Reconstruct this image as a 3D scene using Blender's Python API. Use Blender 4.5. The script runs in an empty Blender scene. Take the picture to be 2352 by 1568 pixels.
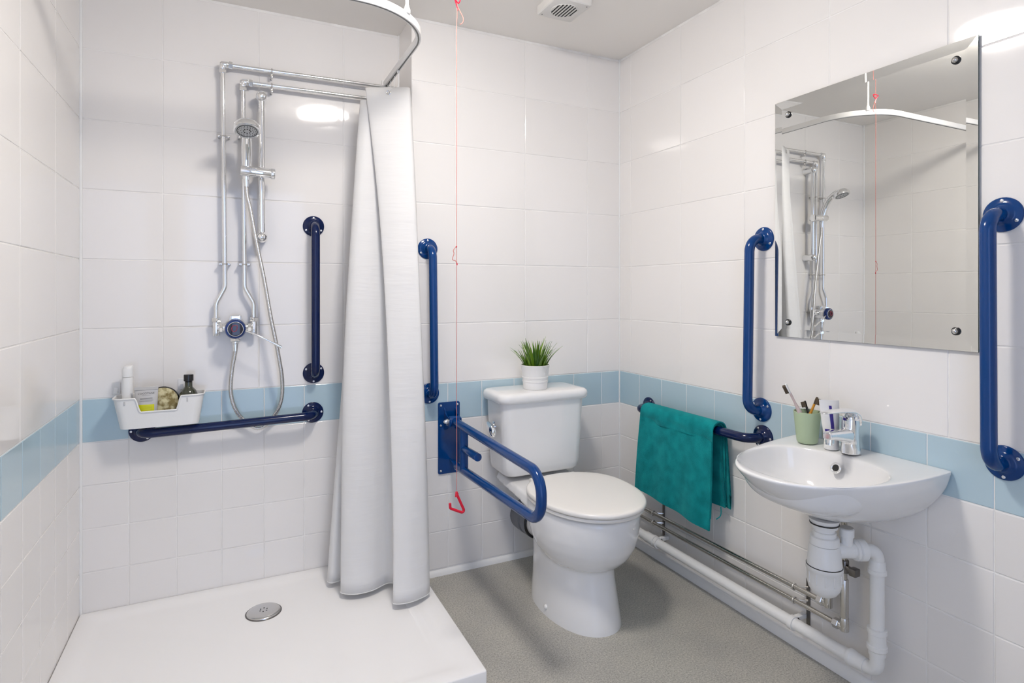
import bpy, bmesh, math, random
from mathutils import Vector, Matrix

scene = bpy.context.scene
COL = scene.collection
random.seed(7)

# ------------------------------------------------------------------ camera
cam_d = bpy.data.cameras.new('camera')
cam = bpy.data.objects.new('camera', cam_d)
COL.objects.link(cam)
cam.location = (-1.6685, -2.2822, 1.1639)
cam.rotation_euler = (math.radians(90), 0, math.radians(-25.695))
cam_d.sensor_width = 36
cam_d.lens = 20.458
cam_d.shift_y = -0.04914
cam_d.clip_start = 0.02
scene.camera = cam

# ------------------------------------------------------------------ world (cool daylight of the hallway seen through the doorway)
world = bpy.data.worlds.new('world')
scene.world = world
world.use_nodes = True
bg = world.node_tree.nodes['Background']
bg.inputs[0].default_value = (0.52, 0.66, 1.0, 1)
bg.inputs[1].default_value = 2.5
LAMP = 95.0          # emission of the ceiling lamp
LAMP_COL = (1.0, 0.94, 0.875)

scene.view_settings.view_transform = 'Standard'
scene.view_settings.look = 'None'
scene.view_settings.exposure = 0.0
scene.view_settings.gamma = 1.0
scene.view_settings.use_curve_mapping = False
cy = scene.cycles
cy.use_denoising = True
cy.max_bounces = 10
cy.diffuse_bounces = 6
cy.use_adaptive_sampling = True
cy.adaptive_threshold = 0.05
cy.adaptive_min_samples = 24
cy.glossy_bounces = 6
cy.transmission_bounces = 6
cy.caustics_reflective = False
cy.caustics_refractive = False
cy.sample_clamp_indirect = 20.0

# ------------------------------------------------------------------ materials
MATS = {}


def mat(name, col, rough=0.5, metal=0.0, spec=0.5, coat=0.0, emit=None, trans=0.0):
    m = bpy.data.materials.new(name)
    m.use_nodes = True
    b = m.node_tree.nodes['Principled BSDF']
    b.inputs['Base Color'].default_value = (*col, 1)
    b.inputs['Roughness'].default_value = rough
    b.inputs['Metallic'].default_value = metal
    b.inputs['Specular IOR Level'].default_value = spec
    b.inputs['Coat Weight'].default_value = coat
    b.inputs['Transmission Weight'].default_value = trans
    if emit:
        b.inputs['Emission Color'].default_value = (*emit[0], 1)
        b.inputs['Emission Strength'].default_value = emit[1]
    MATS[name] = m
    return m


def nodes(m):
    return m.node_tree.nodes, m.node_tree.links, m.node_tree.nodes['Principled BSDF']


def add_bump(m, scale, strength, dist=0.001, detail=2.0, kind='NOISE', coords='Object'):
    n, l, b = nodes(m)
    tc = n.new('ShaderNodeTexCoord')
    t = n.new('ShaderNodeTexNoise' if kind == 'NOISE' else 'ShaderNodeTexVoronoi')
    t.inputs['Scale'].default_value = scale
    if kind == 'NOISE':
        t.inputs['Detail'].default_value = detail
    bp = n.new('ShaderNodeBump')
    bp.inputs['Strength'].default_value = strength
    bp.inputs['Distance'].default_value = dist
    l.new(tc.outputs[coords], t.inputs['Vector'])
    l.new(t.outputs[0], bp.inputs['Height'])
    l.new(bp.outputs[0], b.inputs['Normal'])


def add_noise_colour(m, scale, c1, c2, lo=0.35, hi=0.65, detail=3.0):
    n, l, b = nodes(m)
    tc = n.new('ShaderNodeTexCoord')
    t = n.new('ShaderNodeTexNoise')
    t.inputs['Scale'].default_value = scale
    t.inputs['Detail'].default_value = detail
    r = n.new('ShaderNodeValToRGB')
    r.color_ramp.elements[0].position = lo
    r.color_ramp.elements[1].position = hi
    r.color_ramp.elements[0].color = (*c1, 1)
    r.color_ramp.elements[1].color = (*c2, 1)
    l.new(tc.outputs['Object'], t.inputs['Vector'])
    l.new(t.outputs[0], r.inputs[0])
    l.new(r.outputs[0], b.inputs['Base Color'])


def random_tint(m, c1, c2):
    n, l, b = nodes(m)
    oi = n.new('ShaderNodeObjectInfo')
    mx = n.new('ShaderNodeMix')
    mx.data_type = 'RGBA'
    mx.inputs[6].default_value = (*c1, 1)
    mx.inputs[7].default_value = (*c2, 1)
    l.new(oi.outputs['Random'], mx.inputs[0])
    l.new(mx.outputs[2], b.inputs['Base Color'])


mat('white_tile', (0.80, 0.79, 0.775), 0.065, spec=0.5)
random_tint(MATS['white_tile'], (0.80, 0.778, 0.755), (0.825, 0.803, 0.782))
add_bump(MATS['white_tile'], 7.0, 0.04, 0.002, 1.0)
mat('blue_tile', (0.40, 0.54, 0.62), 0.10)
random_tint(MATS['blue_tile'], (0.425, 0.565, 0.635), (0.465, 0.595, 0.66))
add_bump(MATS['blue_tile'], 7.0, 0.04, 0.002, 1.0)
mat('grout', (0.74, 0.73, 0.71), 0.8)
add_noise_colour(MATS['grout'], 14.0, (0.77, 0.755, 0.735), (0.86, 0.85, 0.83))
mat('sealant', (0.82, 0.82, 0.81), 0.35)
mat('skirting', (0.84, 0.84, 0.835), 0.4)
mat('ceiling_paint', (0.83, 0.80, 0.755), 0.8)
add_bump(MATS['ceiling_paint'], 60.0, 0.08, 0.001)
mat('wall_paint', (0.78, 0.77, 0.75), 0.6)
mat('ceramic', (0.80, 0.80, 0.80), 0.07, spec=0.55, coat=0.3)
mat('seat_plastic', (0.80, 0.78, 0.745), 0.22)
mat('tray', (0.90, 0.89, 0.88), 0.22)
mat('white_plastic', (0.80, 0.80, 0.79), 0.32)
mat('matt_plastic', (0.82, 0.81, 0.80), 0.5)
mat('chrome', (0.86, 0.87, 0.88), 0.07, metal=1.0)
mat('dull_chrome', (0.66, 0.65, 0.63), 0.22, metal=1.0)
mat('dark_metal', (0.20, 0.19, 0.18), 0.3, metal=1.0)
mat('pipe_chrome', (0.52, 0.50, 0.46), 0.18, metal=1.0)
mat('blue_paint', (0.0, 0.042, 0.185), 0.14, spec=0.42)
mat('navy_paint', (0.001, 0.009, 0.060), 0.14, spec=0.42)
mat('vent_plastic', (0.70, 0.685, 0.655), 0.45)
mat('screw', (0.75, 0.76, 0.78), 0.3, metal=0.8)
mat('mirror_glass', (0.83, 0.84, 0.82), 0.0, metal=1.0)
mat('mirror_edge', (0.10, 0.13, 0.12), 0.2)
mat('black', (0.012, 0.012, 0.013), 0.25)
mat('hole', (0.01, 0.01, 0.01), 0.6)
mat('red', (0.62, 0.004, 0.03), 0.3)
mat('cord_red', (0.60, 0.19, 0.16), 0.7)
mat('grey_rubber', (0.16, 0.17, 0.19), 0.45)
mat('towel', (0.0, 0.20, 0.205), 0.95, spec=0.1)
add_noise_colour(MATS['towel'], 22.0, (0.0, 0.175, 0.19), (0.004, 0.265, 0.275), 0.35, 0.65, 5.0)
n_, l_, b_ = nodes(MATS['towel'])
b_.inputs['Sheen Weight'].default_value = 0.35
b_.inputs['Sheen Tint'].default_value = (0.2, 0.8, 0.8, 1)
add_bump(MATS['towel'], 420.0, 0.55, 0.003, 2.0)
mat('sage', (0.40, 0.50, 0.33), 0.45)
mat('pot', (0.80, 0.79, 0.775), 0.45)
mat('soil', (0.03, 0.028, 0.02), 0.9)
mat('leaf', (0.10, 0.24, 0.015), 0.42)
random_tint(MATS['leaf'], (0.03, 0.10, 0.010), (0.20, 0.36, 0.015))
mat('bottle_green', (0.035, 0.04, 0.022), 0.12, coat=0.6)
mat('tube_grey', (0.52, 0.51, 0.50), 0.35)
mat('tube_print', (0.16, 0.16, 0.15), 0.5)
mat('yellow_label', (0.62, 0.62, 0.0), 0.45)
mat('label_print', (0.38, 0.38, 0.0), 0.5)
mat('loofah', (0.46, 0.40, 0.22), 0.95)
add_noise_colour(MATS['loofah'], 55.0, (0.23, 0.18, 0.07), (0.60, 0.55, 0.34), 0.4, 0.6, 2.0)
add_bump(MATS['loofah'], 160.0, 0.6, 0.004, 3.0)
mat('pink_handle', (0.62, 0.50, 0.47), 0.4)
mat('amber', (0.55, 0.24, 0.01), 0.35)
mat('bristle', (0.10, 0.075, 0.05), 0.9)
mat('indigo', (0.03, 0.012, 0.22), 0.3)
mat('dial_blue_reflection', (0.02, 0.05, 0.20), 0.12, metal=0.7, coat=0.5)  # blue reflected by the chrome dial, put into its base colour
mat('dial_dark', (0.004, 0.004, 0.02), 0.1, coat=0.6)
mat('dial_red', (0.35, 0.02, 0.05), 0.4)
mat('lamp', (1, 1, 1), 0.4, emit=(LAMP_COL, LAMP))
mat('nozzle_face', (0.55, 0.56, 0.56), 0.3, metal=0.4)

# curtain: white polyester that lets some light through
m = mat('curtain', (0.89, 0.885, 0.88), 0.6, spec=0.3)
n_, l_, b_ = nodes(m)
tr = n_.new('ShaderNodeBsdfTranslucent')
tr.inputs[0].default_value = (0.88, 0.88, 0.87, 1)
mx = n_.new('ShaderNodeMixShader')
mx.inputs[0].default_value = 0.28
l_.new(b_.outputs[0], mx.inputs[1])
l_.new(tr.outputs[0], mx.inputs[2])
l_.new(mx.outputs[0], n_['Material Output'].inputs[0])

# floor: grey speckled safety vinyl
m = mat('vinyl', (0.27, 0.265, 0.25), 0.42)
n_, l_, b_ = nodes(m)
tc = n_.new('ShaderNodeTexCoord')
big = n_.new('ShaderNodeTexNoise'); big.inputs['Scale'].default_value = 5.0
sp = n_.new('ShaderNodeTexNoise'); sp.inputs['Scale'].default_value = 190.0; sp.inputs['Detail'].default_value = 5.0; sp.inputs['Roughness'].default_value = 0.9
vo = n_.new('ShaderNodeTexVoronoi'); vo.inputs['Scale'].default_value = 170.0
for t in (big, sp, vo):
    l_.new(tc.outputs['Object'], t.inputs['Vector'])
r1 = n_.new('ShaderNodeValToRGB')
r1.color_ramp.elements[0].position = 0.30; r1.color_ramp.elements[0].color = (0.11, 0.108, 0.10, 1)
r1.color_ramp.elements[1].position = 0.70; r1.color_ramp.elements[1].color = (0.66, 0.64, 0.575, 1)
e = r1.color_ramp.elements.new(0.47); e.color = (0.36, 0.35, 0.32, 1)
l_.new(sp.outputs[0], r1.inputs[0])
r2 = n_.new('ShaderNodeValToRGB')
r2.color_ramp.elements[0].position = 0.10; r2.color_ramp.elements[0].color = (0.45, 0.44, 0.42, 1)
r2.color_ramp.elements[1].position = 0.16; r2.color_ramp.elements[1].color = (1, 1, 1, 1)
l_.new(vo.outputs[0], r2.inputs[0])
r3 = n_.new('ShaderNodeValToRGB')
r3.color_ramp.elements[0].position = 0.3; r3.color_ramp.elements[0].color = (0.90, 0.90, 0.90, 1)
r3.color_ramp.elements[1].position = 0.7; r3.color_ramp.elements[1].color = (1.08, 1.07, 1.04, 1)
l_.new(big.outputs[0], r3.inputs[0])
mu = n_.new('ShaderNodeMix'); mu.data_type = 'RGBA'; mu.blend_type = 'MULTIPLY'; mu.inputs[0].default_value = 1
l_.new(r1.outputs[0], mu.inputs[6]); l_.new(r2.outputs[0], mu.inputs[7])
mu2 = n_.new('ShaderNodeMix'); mu2.data_type = 'RGBA'; mu2.blend_type = 'MULTIPLY'; mu2.inputs[0].default_value = 1
l_.new(mu.outputs[2], mu2.inputs[6]); l_.new(r3.outputs[0], mu2.inputs[7])
l_.new(mu2.outputs[2], b_.inputs['Base Color'])
bp = n_.new('ShaderNodeBump'); bp.inputs['Strength'].default_value = 0.10; bp.inputs['Distance'].default_value = 0.0006
l_.new(sp.outputs[0], bp.inputs['Height']); l_.new(bp.outputs[0], b_.inputs['Normal'])


# ------------------------------------------------------------------ geometry helpers (each returns (verts, faces) in world space)
def join(*gs):
    V, F = [], []
    for v, f in gs:
        o = len(V)
        V += [tuple(p) for p in v]
        F += [tuple(i + o for i in q) for q in f]
    return V, F


def box(x0, x1, y0, y1, z0, z1, bev=0.0, seg=2):
    if bev <= 0:
        v = [(x0, y0, z0), (x1, y0, z0), (x1, y1, z0), (x0, y1, z0), (x0, y0, z1), (x1, y0, z1), (x1, y1, z1), (x0, y1, z1)]
        f = [(3, 2, 1, 0), (4, 5, 6, 7), (0, 1, 5, 4), (1, 2, 6, 5), (2, 3, 7, 6), (3, 0, 4, 7)]
        return v, f
    bm = bmesh.new()
    bmesh.ops.create_cube(bm, size=1)
    for p in bm.verts:
        p.co = Vector(((x0 + x1) / 2 + p.co.x * (x1 - x0), (y0 + y1) / 2 + p.co.y * (y1 - y0), (z0 + z1) / 2 + p.co.z * (z1 - z0)))
    bmesh.ops.bevel(bm, geom=bm.edges[:], offset=bev, segments=seg, profile=0.6, affect='EDGES')
    bm.verts.index_update()
    r = [tuple(p.co) for p in bm.verts], [tuple(p.index for p in f.verts) for f in bm.faces]
    bm.free()
    return r


def loft(rings, cap0=True, cap1=True, closed=True):
    n = len(rings[0])
    V = [tuple(p) for r in rings for p in r]
    F = []
    for i in range(len(rings) - 1):
        for j in range(n if closed else n - 1):
            k = (j + 1) % n
            F.append((i * n + j, i * n + k, (i + 1) * n + k, (i + 1) * n + j))
    if cap0:
        F.append(tuple(range(n - 1, -1, -1)))
    if cap1:
        o = (len(rings) - 1) * n
        F.append(tuple(o + j for j in range(n)))
    return V, F


def frame(d):
    d = Vector(d).normalized()
    a = Vector((0, 0, 1)) if abs(d.z) < 0.9 else Vector((1, 0, 0))
    u = d.cross(a).normalized()
    return d, u, d.cross(u).normalized()


def tube(pts, r, n=16, caps=True):
    """sweep a circle along pts; r a number or one radius per point"""
    P = [Vector(p) for p in pts]
    R = r if isinstance(r, (list, tuple)) else [r] * len(P)
    T = []
    for i in range(len(P)):
        a = P[max(i - 1, 0)]; b = P[min(i + 1, len(P) - 1)]
        t = (b - a)
        if 0 < i < len(P) - 1:
            t = (P[i] - a).normalized() + (b - P[i]).normalized()
        T.append(t.normalized())
    _, u, _ = frame(T[0])
    rings = []
    for i, p in enumerate(P):
        u = (u - T[i] * u.dot(T[i])).normalized()
        w = T[i].cross(u)
        rings.append([p + (u * math.cos(2 * math.pi * k / n) + w * math.sin(2 * math.pi * k / n)) * R[i] for k in range(n)])
    return loft(rings, caps, caps)


def fillet(pts, rad, n=8):
    P = [Vector(p) for p in pts]
    R = rad if isinstance(rad, (list, tuple)) else [rad] * len(P)
    out = [P[0]]
    for i in range(1, len(P) - 1):
        a = (P[i - 1] - P[i]); b = (P[i + 1] - P[i])
        la, lb = a.length, b.length
        a.normalize(); b.normalize()
        ang = math.acos(max(-1, min(1, a.dot(b))))
        if ang > math.pi - 1e-3:
            out.append(P[i]); continue
        d = R[i] / math.tan(ang / 2)
        d = min(d, la * 0.49 if i > 1 else la * 0.98, lb * 0.49 if i < len(P) - 2 else lb * 0.98)
        rr_ = d * math.tan(ang / 2)
        c = P[i] + (a + b).normalized() * (rr_ / math.sin(ang / 2))
        s = P[i] + a * d - c; e_ = P[i] + b * d - c
        tot = math.pi - ang
        ax = s.cross(e_).normalized()
        for k in range(n + 1):
            out.append(c + Matrix.Rotation(tot * k / n, 3, ax) @ s)
    out.append(P[-1])
    return out


def smooth_path(pts, n=6):
    P = [Vector(p) for p in pts]
    out = []
    for i in range(len(P) - 1):
        p0 = P[max(i - 1, 0)]; p1 = P[i]; p2 = P[i + 1]; p3 = P[min(i + 2, len(P) - 1)]
        for k in range(n):
            t = k / n
            out.append(0.5 * ((2 * p1) + (p2 - p0) * t + (2 * p0 - 5 * p1 + 4 * p2 - p3) * t * t + (3 * p1 - p0 - 3 * p2 + p3) * t ** 3))
    out.append(P[-1])
    return out


def lathe(origin, axis, prof, n=32, cap0=True, cap1=True):
    """prof: list of (distance along axis, radius)"""
    d, u, w = frame(axis)
    o = Vector(origin)
    rings = [[o + d * a + (u * math.cos(2 * math.pi * k / n) + w * math.sin(2 * math.pi * k / n)) * max(r, 1e-5) for k in range(n)] for a, r in prof]
    return loft(rings, cap0, cap1)


def cyl(p0, p1, r, n=20, bev=0.0):
    p0, p1 = Vector(p0), Vector(p1)
    L = (p1 - p0).length
    pr = [(0, r), (L, r)] if bev <= 0 else [(0, r - bev), (bev * 0.3, r - bev * 0.3), (bev, r), (L - bev, r), (L - bev * 0.3, r - bev * 0.3), (L, r - bev)]
    return lathe(p0, p1 - p0, pr, n)


def hexnut(p0, p1, r, bev=0.0015):
    p0, p1 = Vector(p0), Vector(p1)
    L = (p1 - p0).length
    return lathe(p0, p1 - p0, [(0, r - bev), (bev, r), (L - bev, r), (L, r - bev)], 6)


def torus(origin, axis, R, r, n=28, k=10):
    return lathe(origin, axis, [(r * math.sin(2 * math.pi * j / k), R + r * math.cos(2 * math.pi * j / k)) for j in range(k + 1)], n, False, False)


def rrect(cx, cy_, hx, hy, r, z, n=6):
    out = []
    for sx, sy, a0 in ((1, 1, 0), (-1, 1, 90), (-1, -1, 180), (1, -1, 270)):
        for k in range(n + 1):
            a = math.radians(a0 + 90 * k / n)
            out.append((cx + sx * (hx - r) + r * math.cos(a), cy_ + sy * (hy - r) + r * math.sin(a), z))
    return out


def mesh_from(name, g):
    me = bpy.data.meshes.new(name)
    me.from_pydata([tuple(p) for p in g[0]], [], [tuple(f) for f in g[1]])
    bm = bmesh.new()
    bm.from_mesh(me)
    bmesh.ops.recalc_face_normals(bm, faces=bm.faces[:])
    bm.to_mesh(me)
    bm.free()
    me.update()
    return me


def shade(me, angle=38):
    for p in me.polygons:
        p.use_smooth = True
    try:
        me.set_sharp_from_angle(angle=math.radians(angle))
    except Exception:
        pass


ROOT_LOC = {}


def root_origin(o):
    while o.parent:
        o = o.parent
    return ROOT_LOC.get(o.name, Vector((0, 0, 0)))


def part(name, g, material, parent, smooth=38, label=None):
    """a mesh child; geometry given in world space"""
    off = root_origin(parent)
    me = mesh_from(name, ([Vector(p) - off for p in g[0]], g[1]))
    me.materials.append(MATS[material])
    if smooth:
        shade(me, smooth)
    o = bpy.data.objects.new(name, me)
    COL.objects.link(o)
    o.parent = parent
    if label:
        o['label'] = label
    return o


def thing(name, label, cat, loc=(0, 0, 0), group=None):
    o = bpy.data.objects.new(name, None)
    o.empty_display_size = 0.05
    COL.objects.link(o)
    o.location = loc
    ROOT_LOC[o.name] = Vector(loc)
    o['label'] = label
    o['category'] = cat
    if group:
        o['group'] = group
    return o


def single(name, g, material, label, cat, group=None, smooth=38, base=None):
    """a thing that is one mesh, its origin at its base"""
    if base is None:
        xs = [p[0] for p in g[0]]; ys = [p[1] for p in g[0]]; zs = [p[2] for p in g[0]]
        base = Vector(((min(xs) + max(xs)) / 2, (min(ys) + max(ys)) / 2, min(zs)))
    base = Vector(base)
    me = mesh_from(name, ([Vector(p) - base for p in g[0]], g[1]))
    me.materials.append(MATS[material])
    if smooth:
        shade(me, smooth)
    o = bpy.data.objects.new(name, me)
    COL.objects.link(o)
    o.location = base
    ROOT_LOC[o.name] = base
    o['label'] = label
    o['category'] = cat
    if group:
        o['group'] = group
    return o


def structure(name, g, material, smooth=None, label=None):
    me = mesh_from(name, g)
    me.materials.append(MATS[material])
    if smooth:
        shade(me, smooth)
    o = bpy.data.objects.new(name, me)
    COL.objects.link(o)
    o['kind'] = 'structure'
    if label:
        o['label'] = label
    return o


# ------------------------------------------------------------------ the room shell
XL, S, ZC = -2.147, 0.20, 2.267        # left wall, recessed shower wall, ceiling height
XR = -1.017                            # side of the recess
YF = -2.75                             # wall behind the camera, with the doorway
T = 0.10
GAP = 0.0030                           # grout joint width
PROUD = 0.0016                         # tiles stand proud of the grout by this much

structure('floor', box(XL - T, T, YF - T, S + T, -0.08, 0.0), 'vinyl', label='grey speckled safety vinyl floor')
structure('ceiling', box(XL - T, T, YF - T, S + T, ZC, ZC + 0.08), 'ceiling_paint', label='plain off-white painted ceiling')
D = PROUD
wall_back = structure('wall_back', box(XR + D, T, D, S + T, 0, ZC), 'grout', label='white tiled wall behind the toilet')
wall_right = structure('wall_right', box(D, T, YF, D, 0, ZC), 'grout', label='white tiled wall with the mirror')
wall_shower = structure('wall_shower', box(XL - T, XR + D, S + D, S + T, 0, ZC), 'grout', label='white tiled back wall of the shower recess')
wall_left = structure('wall_left', box(XL - T, XL - D, YF, S + D, 0, ZC), 'grout', label='white tiled side wall of the shower')
DX0, DX1, DZ = -2.02, -1.10, 2.03
structure('wall_front', join(box(XL, DX0, YF - T, YF, 0, ZC), box(DX1, 0, YF - T, YF, 0, ZC), box(DX0, DX1, YF - T, YF, DZ, ZC)), 'wall_paint')

ZB = 0.785
ROWS_LOW = [ZB - 0.152 * k for k in range(6)]           # .785 ... .025
ROWS_UP = [ZB] + [ZB + 0.2457 + 0.2455 * k for k in range(6)] + [ZC]
TILE_MESH = {}


def tile_mesh(w, h, material):
    key = (round(w, 4), round(h, 4), material)
    if key not in TILE_MESH:
        b = 0.0016
        hw, hh = w / 2, h / 2
        rings = [[(-hw, -hh, 0), (hw, -hh, 0), (hw, hh, 0), (-hw, hh, 0)],
                 [(-hw, -hh, PROUD * 0.4), (hw, -hh, PROUD * 0.4), (hw, hh, PROUD * 0.4), (-hw, hh, PROUD * 0.4)],
                 [(-hw + b, -hh + b, PROUD), (hw - b, -hh + b, PROUD), (hw - b, hh - b, PROUD), (-hw + b, hh - b, PROUD)]]
        me = mesh_from('tile', loft(rings, False, True))
        me.materials.append(MATS[material])
        TILE_MESH[key] = me
    return TILE_MESH[key]


def tile_wall(wall, to_world, rot, u0, u1, joints_up, joints_low, zlow):
    """lay tiles on a wall: u runs along it; to_world(u) gives x, y of the grout face"""
    for rows, joints, low in ((ROWS_UP, joints_up, False), (sorted(ROWS_LOW), joints_low, True)):
        us = [u0] + [j for j in sorted(joints) if u0 + 0.012 < j < u1 - 0.012] + [u1]
        for a, b in zip(rows[:-1], rows[1:]):
            a = max(a, zlow)
            if b - a < 0.012:
                continue
            blue = low and b > ZB - 0.01
            for c, d in zip(us[:-1], us[1:]):
                w, h = d - c - GAP, b - a - GAP
                o = bpy.data.objects.new('border_tile' if blue else 'tile', tile_mesh(w, h, 'blue_tile' if blue else 'white_tile'))
                COL.objects.link(o)
                x, y = to_world((c + d) / 2)
                o.location = (x, y, (a + b) / 2)
                tilt = 0.0011
                o.rotation_euler = Matrix.Rotation(0, 3, 'X').to_euler()
                o.rotation_mode = 'QUATERNION'
                e_ = Matrix.Rotation(random.gauss(0, tilt), 3, 'X') @ Matrix.Rotation(random.gauss(0, tilt), 3, 'Y')
                o.rotation_quaternion = (rot @ e_).to_quaternion()
                o.parent = wall


# rotation matrices: columns are tile x, tile y, tile normal in world space
R_BACK = Matrix(((1, 0, 0), (0, 0, -1), (0, 1, 0)))          # normal -y
R_RIGHT = Matrix(((0, 0, -1), (-1, 0, 0), (0, 1, 0)))        # normal -x
R_LEFT = Matrix(((0, 0, 1), (1, 0, 0), (0, 1, 0)))           # normal +x
tile_wall(wall_back, lambda u: (u, D), R_BACK, XR, 0, [-0.182 - 0.325 * k for k in range(4)], [-0.104 - 0.152 * k for k in range(7)], 0.0)
tile_wall(wall_right, lambda u: (D, u), R_RIGHT, -2.2, 0, [-0.088 - 0.332 * k for k in range(8)], [-0.1481 - 0.152 * k for k in range(16)], 0.0)
tile_wall(wall_shower, lambda u: (u, S + D), R_BACK, XL, XR, [-1.2505 - 0.3235 * k for k in range(4)], [-1.107 - 0.1492 * k for k in range(8)], 0.03)
tile_wall(wall_left, lambda u: (XL - D, u), R_LEFT, -2.2, S, [-0.105 - 0.329 * k for k in range(8)], [0.036 - 0.1505 * k for k in range(16)], 0.03)
# plain return of the recess
wall_side = structure('wall_recess_side', box(XR - 0.001, XR + D, 0.0, S + D, 0, ZC), 'white_tile', label='narrow white return at the side of the shower recess')

# trims and sealant
structure('trim_1', tube([(XL + 0.003, S - 0.003, 0.03), (XL + 0.003, S - 0.003, ZC)], 0.0055, 10), 'sealant', 60)
structure('trim_2', tube([(-0.002, -0.002, 0.02), (-0.002, -0.002, ZC)], 0.0035, 10), 'sealant', 60)
structure('trim_3', tube([(XR - 0.001, S - 0.003, 0.03), (XR - 0.001, S - 0.003, ZC)], 0.004, 10), 'sealant', 60)
structure('baseboard_back', loft([[(-0.985, 0.0, 0.0), (-0.985, -0.013, 0.0), (-0.985, -0.011, 0.012), (-0.985, -0.004, 0.021), (-0.985, 0.0, 0.022)],
                                  [(0.0, 0.0, 0.0), (0.0, -0.013, 0.0), (0.0, -0.011, 0.012), (0.0, -0.004, 0.021), (0.0, 0.0, 0.022)]]), 'sealant', 50)
structure('baseboard_right', loft([[(0.0, 0.0, 0.0), (-0.010, 0.0, 0.0), (-0.009, 0.0, 0.030), (-0.004, 0.0, 0.037), (0.0, 0.0, 0.038)],
                                   [(0.0, -2.2, 0.0), (-0.010, -2.2, 0.0), (-0.009, -2.2, 0.030), (-0.004, -2.2, 0.037), (0.0, -2.2, 0.038)]]), 'skirting', 50)

# ------------------------------------------------------------------ ceiling lamp
LX, LY = -1.165, -1.005
t = thing('ceiling_light', 'round white glass bulkhead lamp glowing on the ceiling', 'ceiling light', (LX, LY, ZC))
part('base', lathe((LX, LY, ZC), (0, 0, -1), [(0, 0.150), (0.022, 0.150), (0.030, 0.142)], 48), 'white_plastic', t)
part('diffuser', lathe((LX, LY, ZC - 0.030), (0, 0, -1), [(0, 0.140), (0.018, 0.137), (0.032, 0.125), (0.044, 0.10), (0.053, 0.06), (0.056, 0.0)], 48), 'lamp', t, 80)

# ------------------------------------------------------------------ extractor vent
VX, VY, VZ = -0.525, -0.365, 2.235
t = thing('extractor_vent', 'square white extractor vent with slatted round grille on the ceiling', 'vent', (VX, VY, ZC))
ang = math.radians(0)
part('housing', loft([rrect(VX, VY, 0.078, 0.078, 0.008, ZC), rrect(VX, VY, 0.078, 0.078, 0.008, VZ + 0.004), rrect(VX, VY, 0.074, 0.074, 0.008, VZ)]), 'vent_plastic', t)
part('grille_opening', lathe((VX, VY, VZ), (0, 0, -1), [(-0.002, 0.050), (0.0006, 0.050)], 36), 'hole', t)
for k in range(8):
    a = -0.0455 + 0.0130 * k
    half = math.sqrt(max(0.05 ** 2 - a * a, 1e-6))
    part('slat', box(VX + a - 0.0030, VX + a + 0.0030, VY - half, VY + half, VZ - 0.003, VZ + 0.001, 0.0008, 1), 'vent_plastic', t)
part('grille_ring', torus((VX, VY, VZ), (0, 0, -1), 0.051, 0.0022, 36, 8), 'vent_plastic', t)
for sx, sy in ((-1, 1), (1, -1)):
    part('screw', lathe((VX + sx * 0.062, VY + sy * 0.062, VZ), (0, 0, -1), [(0, 0.003), (0.001, 0.0025)], 12), 'dark_metal', t)

# ------------------------------------------------------------------ shower tray
TX1, TY0, TZ = -0.985, -0.693, 0.038
t = thing('shower_tray', 'low white shower tray filling the corner recess', 'shower tray', ((XL + TX1) / 2, -0.25, 0))


def tray_outline(inset, z, r):
    # plan outline: wide in front, narrower inside the recess
    x0, x1, xr, y0, y1, ym = XL + 0.001 + inset, TX1 - inset, min(XR - 0.002 - inset, TX1 - inset), TY0 + inset, S - 0.001 - inset, -0.001
    pts = [(x0, y0), (x1, y0), (x1, ym), (xr, ym), (xr, y1), (x0, y1)]
    rad = [r, r, 0.002, 0.002, r, r]
    out = []
    n = len(pts)
    for i in range(n):
        p = Vector((*pts[i], 0)); a = Vector((*pts[i - 1], 0)) - p; b = Vector((*pts[(i + 1) % n], 0)) - p
        a.normalize(); b.normalize()
        s = p + a * rad[i]; e_ = p + b * rad[i]
        for k in range(6):
            u = k / 5
            q_ = s * (1 - u) ** 2 + p * 2 * u * (1 - u) + e_ * u * u
            out.append((q_.x, q_.y, z))
    return out


part('tray_body', loft([tray_outline(0, 0.0, 0.008), tray_outline(0, TZ - 0.004, 0.008), tray_outline(0.0012, TZ - 0.001, 0.008), tray_outline(0.004, TZ, 0.010),
                        tray_outline(0.045, TZ, 0.03), tray_outline(0.060, TZ - 0.004, 0.04), tray_outline(0.085, TZ - 0.007, 0.05)]), 'tray', t, 50)
DRX, DRY, DRZ = -1.568, -0.05, TZ - 0.007
dr = part('drain_cover', lathe((DRX, DRY, DRZ - 0.001), (0, 0, 1), [(0, 0.056), (0.004, 0.056), (0.0065, 0.054), (0.0085, 0.047), (0.0095, 0.03), (0.0098, 0.0)], 40), 'dull_chrome', t, 50, 'round brushed steel drain cover')
part('drain_seal', lathe((DRX, DRY, DRZ - 0.002), (0, 0, 1), [(0, 0.060), (0.0032, 0.060), (0.004, 0.056)], 40), 'dark_metal', t)
for k in range(6):
    a = math.radians(60 * k + 20)
    part('drain_hole', lathe((DRX + 0.012 * math.cos(a), DRY + 0.012 * math.sin(a), DRZ + 0.0068), (0, 0, 1), [(0, 0.0026), (0.0022, 0.0026)], 10), 'hole', dr)

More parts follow.
